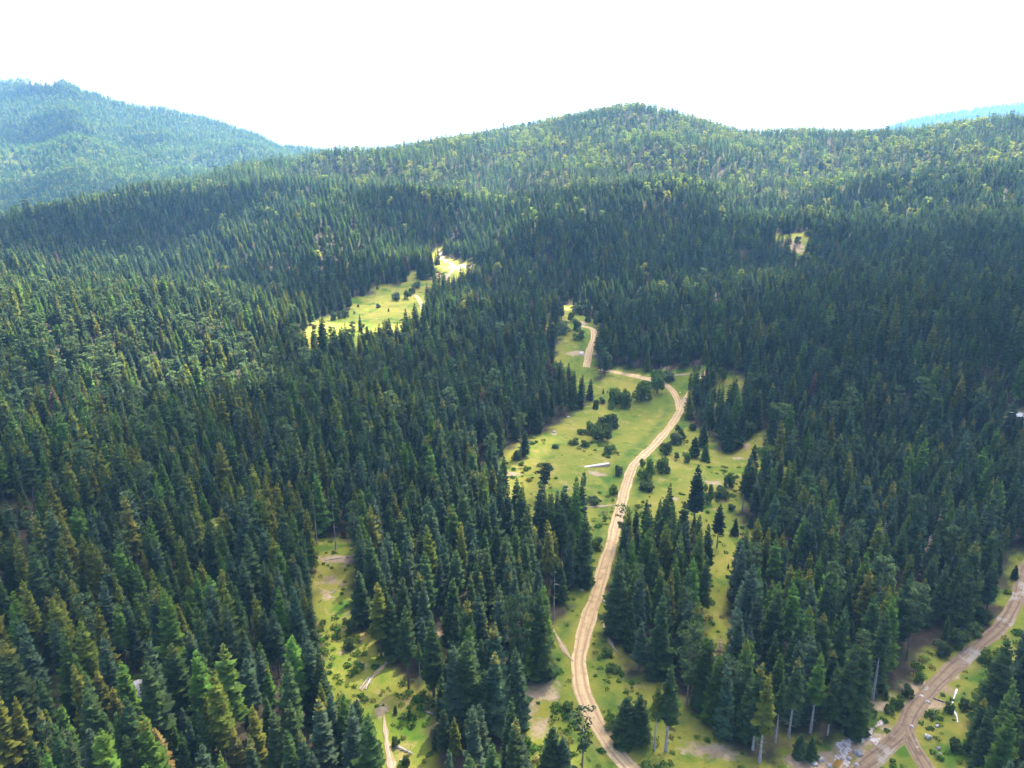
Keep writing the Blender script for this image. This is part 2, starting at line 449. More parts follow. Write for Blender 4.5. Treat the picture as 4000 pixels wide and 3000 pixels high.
ROADS = [
 # name, width, points, label
 ('dirt_road', 4.4, [(2560,3090),(2452,2988),(2370,2887),(2305,2780),(2272,2678),(2262,2583),(2275,2501),(2306,2393),(2338,2304),(2363,2203),(2392,2115),(2414,2013),(2433,1955),(2443,1904),(2471,1828),(2515,1777),(2572,1720),(2629,1651),(2655,1605),(2663,1581),(2695,1537),(2733,1480),(2783,1435),(2800,1415)]),
 ('dirt_road', 3.8, [(2655,1600),(2648,1568),(2623,1522),(2585,1496),(2528,1480),(2471,1467),(2376,1448),(2340,1440)]),
 ('dirt_path', 2.6, [(2528,1478),(2570,1468),(2620,1466),(2686,1461),(2720,1455)]),
 ('dirt_road', 4.6, [(2290,1435),(2294,1410),(2304,1366),(2319,1325),(2322,1300),(2312,1284),(2290,1277),(2272,1274)]),
 ('dirt_path', 3.0, [(2100,1284),(2135,1282),(2165,1282)]),
 ('dirt_road', 4.2, [(1655,1245),(1654,1214),(1643,1182),(1630,1160),(1618,1152)]),
 ('dirt_path', 4.5, [(1728,1112),(1740,1092),(1765,1058),(1770,1036),(1737,1017),(1724,1000),(1715,975)]),
 ('dirt_path', 2.4, [(2250,1984),(2300,1982),(2350,1978),(2410,1972)]),
 ('dirt_path', 2.6, [(2160,2458),(2185,2505),(2208,2545),(2240,2585)]),
 ('muddy_road', 3.9, [(4030,2190),(4010,2215),(3992,2279),(3961,2368),(3912,2444),(3810,2535),(3714,2618),(3626,2706),(3562,2780),(3537,2850),(3474,2912),(3385,2982),(3320,3040),(3250,3100)]),
 ('muddy_road', 3.4, [(3537,2840),(3548,2870),(3569,2912),(3600,2965),(3625,3010),(3660,3090)]),
 ('dirt_path', 2.0, [(1540,2570),(1515,2590),(1470,2630),(1440,2665),(1410,2700)]),
 ('dirt_path', 2.2, [(1500,2800),(1512,2909),(1522,2960),(1530,3010),(1540,3090)]),
 ('dirt_path', 1.5, [(2352,2415),(2362,2460),(2395,2530),(2430,2568)]),
]
def catmull(P, step):
    P = np.asarray(P); out = []
    Q = np.vstack([2 * P[0] - P[1], P, 2 * P[-1] - P[-2]])
    for i in range(1, len(Q) - 2):
        n = max(2, int(np.linalg.norm(Q[i + 1] - Q[i]) / step))
        for t in np.linspace(0, 1, n, endpoint=False):
            a, b, c, d = Q[i - 1], Q[i], Q[i + 1], Q[i + 2]
            out.append(0.5 * (2 * b + (c - a) * t + (2 * a - 5 * b + 4 * c - d) * t * t + (3 * b - a - 3 * c + d) * t ** 3))
    out.append(P[-1])
    return np.array(out)
ROADPTS = []
for nm, w, pl in ROADS:
    a = np.array(pl, float)
    ROADPTS.append(catmull(ground(a[:, 0], a[:, 1])[:, :2], 2.0))
def road_dist(x, y, which=None):
    d = np.full(np.shape(x), 1e9)
    for i, (nm, w, pl) in enumerate(ROADS):
        if which is not None and nm not in which: continue
        for p in ROADPTS[i]:
            d = np.minimum(d, np.hypot(x - p[0], y - p[1]) - w / 2)
    return d

# bare earth spots: u, v, radius across and along (m), strength
BARE = [(1975,1850,7,3,.8),(2335,1852,6,2.5,.8),(2215,1632,4,4,.6),(2165,1690,2,5,.8),(2100,2690,7,5,.72),(2050,2770,5,5,.6),(2110,2860,5,6,.55),(2150,2720,5,5,.5),
        (2780,2940,7,3,.8),(2700,2900,5,2,.6),(2905,1747,5,4,.9),(2880,1790,3,3,.6),(2770,1885,7,3,.6),(2630,1945,5,2,.6),(1310,2185,8,2.5,1.),(1300,2262,4,6,.7),
        (1285,2320,3,6,.5),(3150,2985,7,3,.9),(3230,2965,5,3,.9),(3330,2900,4,2,.9),(3420,2890,5,2,.9),(3300,2930,4,3,.9),(3480,2840,4,2,.6),(3640,2740,4,3,1.),(3690,2690,4,3,.9),(3560,2700,3,3,.9),(3590,2670,3,3,.8),
        (3725,2650,3,3,.6),(3480,2700,5,3,.6),(3420,2750,4,2.5,.7),(2255,1382,9,4,.9),(2225,1376,8,3,.7),(2268,1262,5,8,.8),(2180,1208,8,5,.5),(1800,1042,20,14,.75),(1850,1052,16,10,.6),(1726,1000,7,20,.9),
        (1720,1075,11,12,.5),(3110,960,9,18,.85),(3060,945,10,9,.6),(1730,2450,5,9,.7),(2500,1992,4,2,.3),(1440,2600,3,3,.4),(1350,2545,4,2,.5),(3990,1630,8,6,.6),(3860,1712,5,4,.5),(2310,1800,5,2,.3),(1480,2800,2,4,.6),(2020,1640,1,1,.1),
        (600,2720,7,6,.7)]
BX = ground([b[0] for b in BARE], [b[1] for b in BARE])

# ------------------------------------------------------------------ terrain mesh (fan of quads, finer near)
NC, NR = 420, 470
tcol = np.linspace(-1, 1, NC)
yrow = np.concatenate([np.linspace(10, 70, 14, endpoint=False), np.geomspace(70, 2150, NR)])
TXg = tcol[None, :] * (150 + 0.93 * yrow[:, None])
TYg = np.broadcast_to(yrow[:, None], TXg.shape)
TZg = H(TXg, TYg)
def grid_faces(nr, nc):
    i = np.arange(nr - 1)[:, None] * nc + np.arange(nc - 1)[None, :]
    return np.stack([i, i + 1, i + nc + 1, i + nc], -1).reshape(-1, 4)
def grid_obj(name, X, Y, Z, mat, attrs):
    nr, nc = X.shape
    me = bpy.data.meshes.new(name)
    F = grid_faces(nr, nc)
    me.vertices.add(X.size); me.vertices.foreach_set('co', np.stack([X, Y, Z], -1).astype(np.float32).ravel())
    me.loops.add(F.size); me.loops.foreach_set('vertex_index', F.astype(np.int32).ravel())
    me.polygons.add(len(F)); me.polygons.foreach_set('loop_start', np.arange(0, F.size, 4, dtype=np.int32))
    me.polygons.foreach_set('use_smooth', np.ones(len(F), bool))
    me.update(calc_edges=True)
    for k, a in attrs.items():
        at = me.attributes.new(k, 'FLOAT', 'POINT'); at.data.foreach_set('value', np.asarray(a, np.float32).ravel())
    me.materials.append(mat)
    o = bpy.data.objects.new(name, me); COL.objects.link(o)
    return o
mead = np.zeros(TXg.shape)
for jx, jy in ((0, 0), (.7, .7), (-.7, .7), (.7, -.7), (-.7, -.7)):
    mead += in_clearing(TXg + jx, TYg + jy, 1.6) / 5.0
bare = np.zeros(TXg.shape)
for (u, v, rx, ry, s), p in zip(BARE, BX):
    e = ((TXg - p[0]) / rx) ** 2 + ((TYg - p[1]) / ry) ** 2
    bare = np.maximum(bare, s * np.exp(-e * 0.9))
near = TYg < 560
rd = np.full(TXg.shape, 99.0)
rd[near] = np.minimum(99, road_dist(TXg[near], TYg[near], ('dirt_road', 'muddy_road')))

m_ground, nt = new_mat('ground_cover')
P = pos(nt)
am = N(nt, 'ShaderNodeAttribute', attribute_name='meadow').outputs['Fac']
ab = N(nt, 'ShaderNodeAttribute', attribute_name='bare').outputs['Fac']
ar = N(nt, 'ShaderNodeAttribute', attribute_name='verge').outputs['Fac']
n1 = noise(nt, 0.035, 4, 0.6, P); n2 = noise(nt, 0.16, 5, 0.65, P); n3 = noise(nt, 0.9, 5, 0.7, P); n4 = noise(nt, 0.075, 3, 0.6, P)
grass = mix(nt, ramp(nt, n1, 0.38, 0.62), (0.132, 0.165, 0.019), (0.230, 0.205, 0.034))
grass = mix(nt, ramp(nt, n2, 0.54, 0.70), grass, (0.30, 0.225, 0.075))
grass = mix(nt, ramp(nt, n4, 0.54, 0.66), grass, (0.066, 0.125, 0.012))
grass = mix(nt, math_(nt, 'MULTIPLY', ar, ramp(nt, n2, 0.35, 0.6)), grass, (0.05, 0.11, 0.014))
grass = mix(nt, ramp(nt, n3, 0.58, 0.75), grass, mix(nt, 1.0, grass, (0.55, 0.6, 0.5), 'MULTIPLY'))
dirt = mix(nt, ramp(nt, n2, 0.35, 0.65), (0.24, 0.17, 0.095), (0.36, 0.27, 0.165))
dirt = mix(nt, ramp(nt, n3, 0.55, 0.7), dirt, (0.22, 0.16, 0.13))
bsum = math_(nt, 'ADD', ab, math_(nt, 'MULTIPLY', math_(nt, 'SUBTRACT', n2, 0.5), 1.7))
gd = mix(nt, ramp(nt, bsum, 0.38, 0.62), grass, dirt)
floor_ = mix(nt, ramp(nt, n2, 0.4, 0.65), (0.040, 0.032, 0.020), (0.075, 0.055, 0.038))
floor_ = mix(nt, ramp(nt, n1, 0.5, 0.65), floor_, (0.035, 0.05, 0.012))
gcol = mix(nt, am, floor_, gd)
out_diffuse(nt, gcol, 0.95, 0.05, math_(nt, 'ADD', n3, n2), 0.5, 0.5)
ground_o = grid_obj('ground', TXg, TYg, TZg, m_ground, {'meadow': mead, 'bare': bare, 'verge': np.clip(1 - np.abs(rd - 3.5) / 4.0, 0, 1)})
tag(ground_o, kind='structure')

# ------------------------------------------------------------------ roads
def road_mat(name, pale, mid, dark, mud=0.0, ragged=0.0):
    m, nt = new_mat(name)
    P = pos(nt)
    uv = N(nt, 'ShaderNodeUVMap'); sp = N(nt, 'ShaderNodeSeparateXYZ'); L(nt, uv.outputs[0], sp.inputs[0])
    across, along = sp.outputs[0], sp.outputs[1]       # across -1..1, along in metres
    cmb = N(nt, 'ShaderNodeCombineXYZ'); L(nt, math_(nt, 'MULTIPLY', across, 3.2), cmb.inputs[0]); L(nt, math_(nt, 'MULTIPLY', along, 0.035), cmb.inputs[1])
    streak = noise(nt, 1.0, 5, 0.62, cmb.outputs[0], 0.3)
    n2 = noise(nt, 0.5, 5, 0.65, P); n3 = noise(nt, 2.5, 4, 0.7, P)
    c = mix(nt, ramp(nt, streak, 0.36, 0.62), mid, pale)
    c = mix(nt, ramp(nt, n2, 0.50, 0.72), c, dark)
    rut = math_(nt, 'ABSOLUTE', math_(nt, 'SUBTRACT', math_(nt, 'ABSOLUTE', across), 0.42))
    c = mix(nt, math_(nt, 'MULTIPLY', ramp(nt, rut, 0.16, 0.03), 0.75), c, dark if not mud else dark)
    if mud:
        wet = ramp(nt, math_(nt, 'ADD', noise(nt, 0.12, 4, 0.6, P), math_(nt, 'MULTIPLY', streak, 0.35)), 0.74, 0.82)
        c = mix(nt, wet, c, (0.25, 0.215, 0.17))
    edge = math_(nt, 'ADD', math_(nt, 'ABSOLUTE', across), math_(nt, 'MULTIPLY', math_(nt, 'SUBTRACT', n2, 0.5), 0.9 + 2.6 * ragged))
    c = mix(nt, ramp(nt, edge, 0.80 - ragged, 0.98 - ragged * 0.6), c, mix(nt, ramp(nt, n3, 0.4, 0.6), (0.20, 0.20, 0.05), (0.30, 0.20, 0.11)))
    rough = 0.95
    if mud: rough = math_(nt, 'SUBTRACT', 0.95, math_(nt, 'MULTIPLY', wet, 0.35))
    out_diffuse(nt, c, rough, 0.3 if mud else 0.1, n3, 0.4, 0.1)
    return m
M_ROAD = road_mat('sandy_road', (0.55, 0.40, 0.215), (0.38, 0.255, 0.125), (0.28, 0.18, 0.09))
M_MUD = road_mat('muddy_road', (0.25, 0.178, 0.108), (0.175, 0.118, 0.07), (0.105, 0.070, 0.045), 1.0)
M_PATH = road_mat('path_earth', (0.42, 0.31, 0.21), (0.32, 0.23, 0.15), (0.22, 0.155, 0.10), 0.0, 0.42)
SECT = np.array([-1.0, -0.82, -0.6, -0.42, -0.2, 0.0, 0.2, 0.42, 0.6, 0.82, 1.0])
SEH = np.array([-0.25, 0.06, 0.10, 0.05, 0.12, 0.14, 0.12, 0.05, 0.10, 0.06, -0.25])
for ri, (nm, w, pl) in enumerate(ROADS):
    Pn = ROADPTS[ri]
    T = np.gradient(Pn, axis=0); T /= np.linalg.norm(T, axis=1, keepdims=True) + 1e-9
    Nn = np.stack([T[:, 1], -T[:, 0]], -1)
    s = np.concatenate([[0], np.cumsum(np.linalg.norm(np.diff(Pn, axis=0), axis=1))])
    wl = w / 2 * (1.08 + 0.10 * np.sin(s * 0.23 + ri) + 0.07 * np.sin(s * 0.61 + 2 * ri))
    wr = w / 2 * (1.08 + 0.10 * np.sin(s * 0.19 + 3 + ri) + 0.07 * np.sin(s * 0.53 + ri))
    if nm == 'dirt_path' and w < 4:
        tp = np.clip(np.minimum(s, s[-1] - s) / 7.0, 0.12, 1) ** 0.7
        wob = (0.72 + 0.35 * np.sin(s * 0.9 + ri * 2) * np.sin(s * 0.37 + ri)) * tp
        wl = wl * wob; wr = wr * wob
    V = []; UV = []
    for i in range(len(Pn)):
        for a, hh in zip(SECT, SEH):
            ww = wl[i] if a < 0 else wr[i]
            p = Pn[i] + Nn[i] * a * ww
            V.append((p[0], p[1], hh + 0.012 * ri)); UV.append((a, s[i]))
    V = np.array(V); V[:, 2] += H(V[:, 0], V[:, 1])
    mat = M_MUD if nm == 'muddy_road' else (M_ROAD if nm == 'dirt_road' else M_PATH)
    o = obj_from(nm, V, [tuple(map(int, f)) for f in grid_faces(len(Pn), len(SECT))], [mat], smooth=True, uv=UV)
    tag(o, kind='structure')

# ------------------------------------------------------------------ scatter positions of the forest
def hexgrid(y0, y1, sp, seed):
    r = np.random.default_rng(seed)
    ys = np.arange(y0, y1, sp * 0.87)
    X = []; Y = []
    for k, y in enumerate(ys):
        w = 60 + 0.80 * y
        x = np.arange(-w, w, sp) + (sp / 2 if k % 2 else 0)
        X.append(x); Y.append(np.full(x.shape, y))
    X = np.concatenate(X); Y = np.concatenate(Y)
    X = X + r.uniform(-0.42, 0.42, X.shape) * sp; Y = Y + r.uniform(-0.42, 0.42, Y.shape) * sp
    return X, Y
def hidden_mask(x, y, zt):
    """True where a point is well behind a ridge as seen from anywhere near the camera"""
    ang = (TZg + 12 - 150) / TYg
    cm = np.maximum.accumulate(ang, 0)
    ci = np.clip(np.searchsorted(tcol, x / (150 + 0.93 * y)), 0, NC - 1)
    ri = np.clip(np.searchsorted(yrow, y * 0.985) - 1, 0, len(yrow) - 1)
    return (zt - 150) / y < cm[ri, ci] - 0.012
parts = [hexgrid(95, 450, 5.4, 21), hexgrid(450, 900, 6.2, 22), hexgrid(900, 1700, 7.2, 23)]
FXY = np.concatenate([np.stack(p, -1) for p in parts])
FX, FY = FXY[:, 0], FXY[:, 1]
keep = ~in_clearing(FX, FY, 1.0)
FX, FY = FX[keep], FY[keep]
nearm = FY < 850
dd = np.full(FX.shape, 99.0); dd[nearm] = road_dist(FX[nearm], FY[nearm])
keep = dd > 1.8
keep &= rng.random(FX.shape) > 0.06 + 0.10 * (n_col2(FX, FY) > 0.9)
FX, FY = FX[keep], FY[keep]
FZ = H(FX, FY)
keep = ~hidden_mask(FX, FY, FZ + 26)
FX, FY, FZ = FX[keep], FY[keep], FZ[keep]
nF = len(FX)

# kinds: 0 spruce, 1 pine, 2 broadleaf; broadleaves on the upper slopes, pines in groups on the left
rnd = rng.random(nF)
kind = np.zeros(nF, int)
left_spur = np.exp(-(((FX + 200) / 150) ** 2 + ((FY - 370) / 90) ** 2))
pine_p = 0.025 + 0.40 * left_spur * (FY > 260) * (0.6 + 0.4 * (n_col2(FX, FY) > 0))
kind[rnd < pine_p] = 1
ridge = np.clip((FZ - 60) / 100, 0, 1)
bp = 0.010 + 0.66 * ridge * np.clip(0.45 + 0.6 * n_col(FX * 1.3, FY), 0.08, 1.2) * np.clip((FX + 420) / 420, 0.2, 1)
bp = np.where(FY < 600, 0.004, bp)
kind[(rnd > 0.42) & (rng.random(nF) < bp)] = 2

CLASSES = {  # needle colours
 'dark green': (0.043, 0.073, 0.024), 'blue green': (0.046, 0.076, 0.040), 'olive green': (0.105, 0.125, 0.020), 'mid green': (0.066, 0.125, 0.021)}
CN = list(CLASSES)
cw = n_col(FX + 200, FY) * 0.5
leftn = np.clip((-FX - 20) / 120, 0, 1) * np.clip(1.4 - FY / 400, 0, 1)
pr = np.stack([1.0 + 0 * FX, 0.55 + 0.35 * np.clip(-cw, 0, 1), 0.12 + 1.2 * leftn + 0.20 * np.clip(cw, 0, 1), 0.16 + 1.0 * leftn + 0.25 * np.clip(cw, 0, 1)], -1)
pr /= pr.sum(1, keepdims=True)
cls = (rng.random(nF)[:, None] > np.cumsum(pr, 1)).sum(1).clip(0, 3)
tint = np.array([CLASSES[c] for c in CN])[cls]
tint = tint * rng.uniform(0.8, 1.25, nF)[:, None] * (1 + rng.uniform(-0.08, 0.08, (nF, 3)))
pt = np.array([0.075, 0.115, 0.045]) * rng.uniform(0.75, 1.25, nF)[:, None]
tint = tint * (1 + 0.75 * np.clip((FY - 500) / 600, 0, 1) * rng.uniform(0.2, 1.6, nF))[:, None]  # spruces grow paler with distance: sunlight on their crowns put into the needle colour
tint = np.where((kind == 1)[:, None], pt, tint)
bt = np.array([0.20, 0.25, 0.055]) * rng.uniform(0.7, 1.3, nF)[:, None] * (1 + rng.uniform(-0.15, 0.2, (nF, 1)) * np.array([1, 0, 0]))
tint = np.where((kind == 2)[:, None], bt, tint)
deadr = rng.random(nF) < 0.004
tint = np.where((deadr & (kind == 0) & (FY > 230))[:, None], np.array([0.15, 0.085, 0.068]), tint)
cones = np.where(rng.random(nF) < 0.18, rng.uniform(0.3, 1.0, nF), 0.0)
hgt = rng.normal(18.6, 2.9, nF).clip(11, 27) * np.interp(FY, [300, 520], [1.0, 0.82]) + 1.2 * n_col2(FX + 77, FY)
small = rng.random(nF) < 0.15
hgt = np.where(small, hgt * rng.uniform(0.45, 0.75, nF), hgt)
hgt = np.where(kind == 2, rng.uniform(12.5, 18, nF), hgt)
slim = rng.uniform(0.82, 1.24, nF) * np.interp(FY, [300, 520, 900], [1.0, 1.24, 1.34])
rotz = rng.uniform(0, 6.28, nF)
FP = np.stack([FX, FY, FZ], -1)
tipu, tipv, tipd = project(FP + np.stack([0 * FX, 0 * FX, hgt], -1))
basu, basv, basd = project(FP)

# ------------------------------------------------------------------ prototypes
rp = np.random.default_rng(77)
SPR = []     # (crown object, trunk object, height) near spruces
for i in range(9):
    h = 22.0
    rad = [3.1, 2.75, 3.4, 2.9, 3.2, 2.6, 3.0, 3.5, 2.8][i]
    base = [3.0, 5.5, 1.2, 7.5, 2.0, 9.0, 4.0, 1.0, 6.0][i]
    cr = MB(); spruce_crown(cr, h, rad, base, rp, 28 - int(base), 10, power=[.68, .72, .62, .75, .66, .56, .72, .70, .60][i])
    tr = trunk_mb(h - 0.6, 0.27, 7)
    for _ in range(int(base * 1.6)):
        z = rp.uniform(1.5, base + 1); a = rp.uniform(0, 6.28); ln = rp.uniform(0.4, 1.4)
        tr.tube([(0, 0, z), (ln * math.cos(a), ln * math.sin(a), z - 0.25 * ln)], [0.04, 0.012], 3)
    SPR.append((cr, tr, base))
protos = bpy.data.collections.new('forest_shapes')        # not linked to the scene: only the shapes the forest copies
protos_p = bpy.data.collections.new('pine_shapes'); protos_b = bpy.data.collections.new('broadleaf_shapes')
def merge_proto(name, crown, trunk, mf, mtr, coll):
    mb = MB()
    mb.add(crown.v, crown.f, list(crown.c), 0); mb.add(trunk.v, trunk.f, list(trunk.c), 1)
    o = mb.build(name, [mf, mtr], link=False)
    coll.objects.link(o); return o
for i, (cr, tr, b) in enumerate(SPR[:6]):
    merge_proto('a_spruce_near_%d' % i, cr, tr, M_FOLI, M_BARK, protos)
for i in range(6):
    cr = MB(); spruce_crown(cr, 22.0, [3.1, 2.8, 3.4, 3.0, 3.2, 2.9][i], [2.5, 4, 1.5, 5, 3, 6][i], rp, 13, 8, twigs=False, power=0.66)
    tr = MB(); tr.tube([(0, 0, -1), (0, 0, 12), (0, 0, 21)], [0.26, 0.16, 0.03], 4, cap=False)
    merge_proto('b_spruce_far_%d' % i, cr, tr, M_FOLI, M_BARK, protos)
PIN = []
for i in range(4):
    PIN.append(pine_parts(22.0, [2.7, 3.1, 2.4, 2.9][i], rp, [.36, .30, .45, .38][i], 44, 30))
for i in range(3):
    merge_proto('a_pine_%d' % i, PIN[i][0], PIN[i][1], M_FOLI, M_BARKR, protos_p)
for i in range(3):
    cr, tr = broad_parts(16.0, 4.2, rp, 11, 26, 0.95)
    merge_proto('a_broadleaf_%d' % i, cr, tr, M_LEAFI, M_BARK, protos_b)

def scatter_tree_group(name):
    ng = bpy.data.node_groups.new(name, 'GeometryNodeTree')
    ng.interface.new_socket('Geometry', in_out='INPUT', socket_type='NodeSocketGeometry')
    ng.interface.new_socket('Geometry', in_out='OUTPUT', socket_type='NodeSocketGeometry')
    return ng
def scatter(name, P, idx, rot, scl, tnt, cns, coll):
    me = bpy.data.meshes.new(name)
    n = len(P)
    me.vertices.add(n); me.vertices.foreach_set('co', np.asarray(P, np.float32).ravel())
    def fa(k, t, a, f):
        at = me.attributes.new(k, t, 'POINT'); at.data.foreach_set(f, np.asarray(a).ravel())
    fa('pick', 'INT', np.asarray(idx, np.int32), 'value')
    fa('turn', 'FLOAT_VECTOR', np.asarray(rot, np.float32), 'vector')
    fa('size', 'FLOAT_VECTOR', np.asarray(scl, np.float32), 'vector')
    c4 = np.ones((n, 4), np.float32); c4[:, :3] = tnt
    fa('tint', 'FLOAT_COLOR', c4, 'color')
    fa('cones', 'FLOAT', np.asarray(cns, np.float32), 'value')
    me.update()
    o = bpy.data.objects.new(name, me); COL.objects.link(o)
    ng = scatter_tree_group(name + '_nodes')
    gi = ng.nodes.new('NodeGroupInput'); go = ng.nodes.new('NodeGroupOutput')
    ci = ng.nodes.new('GeometryNodeCollectionInfo'); ci.inputs['Collection'].default_value = coll
    ci.inputs['Separate Children'].default_value = True; ci.inputs['Reset Children'].default_value = True
    ip = ng.nodes.new('GeometryNodeInstanceOnPoints'); ip.inputs['Pick Instance'].default_value = True
    def na(k, t):
        a = ng.nodes.new('GeometryNodeInputNamedAttribute'); a.data_type = t; a.inputs[0].default_value = k
        return [s for s in a.outputs if s.enabled][0]
    ng.links.new(gi.outputs[0], ip.inputs['Points']); ng.links.new(ci.outputs[0], ip.inputs['Instance'])
    ng.links.new(na('pick', 'INT'), ip.inputs['Instance Index'])
    e2r = ng.nodes.new('FunctionNodeEulerToRotation'); ng.links.new(na('turn', 'FLOAT_VECTOR'), e2r.inputs[0])
    ng.links.new(e2r.outputs[0], ip.inputs['Rotation']); ng.links.new(na('size', 'FLOAT_VECTOR'), ip.inputs['Scale'])
    ng.links.new(ip.outputs[0], go.inputs[0])
    md = o.modifiers.new('scatter', 'NODES'); md.node_group = ng
    return o
# ------------------------------------------------------------------ hand placed trees: kind, base u, base v, tip u, tip v, shape, colour, label
def mesh_of(mb, name, mats):
    o = mb.build(name, mats, link=False); me = o.data; bpy.data.objects.remove(o); return me
SPR_ME = [(mesh_of(c, 'spruce_crown', [M_FOL]), [mesh_of(t, 'spruce_trunk', [b]) for b in (M_BARK, M_BARKP)]) for c, t, b in SPR]
PIN_ME = [(mesh_of(c, 'pine_crown', [M_FOL]), mesh_of(t, 'pine_trunk', [M_BARKR])) for c, t in PIN]
rq = np.random.default_rng(404)
FLAT = pine_parts(22.0, 3.3, rq, .68, 22, 30, True, 0.5); UMB = pine_parts(22.0, 3.4, rq, .62, 34, 30, False, 0.3)
TALLP = pine_parts(22.0, 3.2, rq, .30, 40, 26, False, 0.2); ROADP = pine_parts(22.0, 3.0, rq, .40, 22, 18, False, 0.2)
PIN_ME += [(mesh_of(c, 'pine_crown', [M_FOL]), mesh_of(t, 'pine_trunk', [M_BARKR])) for c, t in (FLAT, UMB, TALLP, ROADP)]
def high_spruce(base, rad, r):
    cr = MB(); spruce_crown(cr, 22.0, rad, base, r, 20, 8, power=.7)
    tr = trunk_mb(21.4, 0.30, 7)
    for _ in range(16):
        z = r.uniform(2, base + 1); a = r.uniform(0, 6.28); ln = r.uniform(0.5, 1.7)
        tr.tube([(0, 0, z), (ln * math.cos(a), ln * math.sin(a), z - 0.3 * ln)], [0.045, 0.012], 3)
    return cr, tr
for b_, r_ in ((9.5, 2.3), (12, 2.0)):
    c, t = high_spruce(b_, r_, rq)
    SPR_ME.append((mesh_of(c, 'spruce_crown', [M_FOL]), [mesh_of(t, 'spruce_trunk', [b]) for b in (M_BARK, M_BARKP)]))
DEAD_ME = []
for i in range(3):
    cr = MB(); spruce_crown(cr, 22.0, [2.3, 2.0, 2.5][i], [2.5, 4, 2][i], rq, 22, 7, sparse=0.30, power=.75)
    tr = trunk_mb(21.8, 0.25, 7)
    DEAD_ME.append((mesh_of(cr, 'dead_crown', [M_FOL]), mesh_of(tr, 'dead_trunk', [M_BARK])))

import re
ONES = 'zero one two three four five six seven eight nine ten eleven twelve thirteen fourteen fifteen sixteen seventeen eighteen nineteen'.split()
TENS = 'x x twenty thirty forty fifty sixty seventy eighty ninety'.split()
def num(n):
    n = int(n)
    if n < 0: n = 0
    if n < 20: return ONES[n]
    if n >= 100: return 'hundred'
    return TENS[n // 10] + ('' if n % 10 == 0 else ' ' + ONES[n % 10])
USED = {}
LOWK = (2, 7, 0, 4)
def edge_near(x, y):
    a = np.array([x + dx for dx in (-7, 0, 7, 0)]); b = np.array([y + dy for dy in (0, -9, 0, 5)])
    return bool(in_clearing(a, b).any())
def add_tree(name, cat, meshes, p, h, h0, slim, rz, colour, cones, label, group, tilt=(0, 0), parts=('crown', 'trunk')):
    e = empty(name, tuple(p), rz, (slim * h / h0, slim * h / h0, h / h0), tilt)
    for nm, me in zip(parts, meshes):
        o = bpy.data.objects.new(nm, me); COL.objects.link(o); o.parent = e
        o.color = (*colour, cones)
    tag(e, label, cat, group)
    return e
DG, BG, OG, MG = (CLASSES[k] for k in ('dark green', 'blue green', 'olive green', 'mid green'))
PINE = (0.080, 0.118, 0.040); DRED = (0.16, 0.085, 0.068); DGREY = (0.26, 0.185, 0.155); TAN = (0.21, 0.155, 0.055); DPINK = (0.26, 0.13, 0.11)
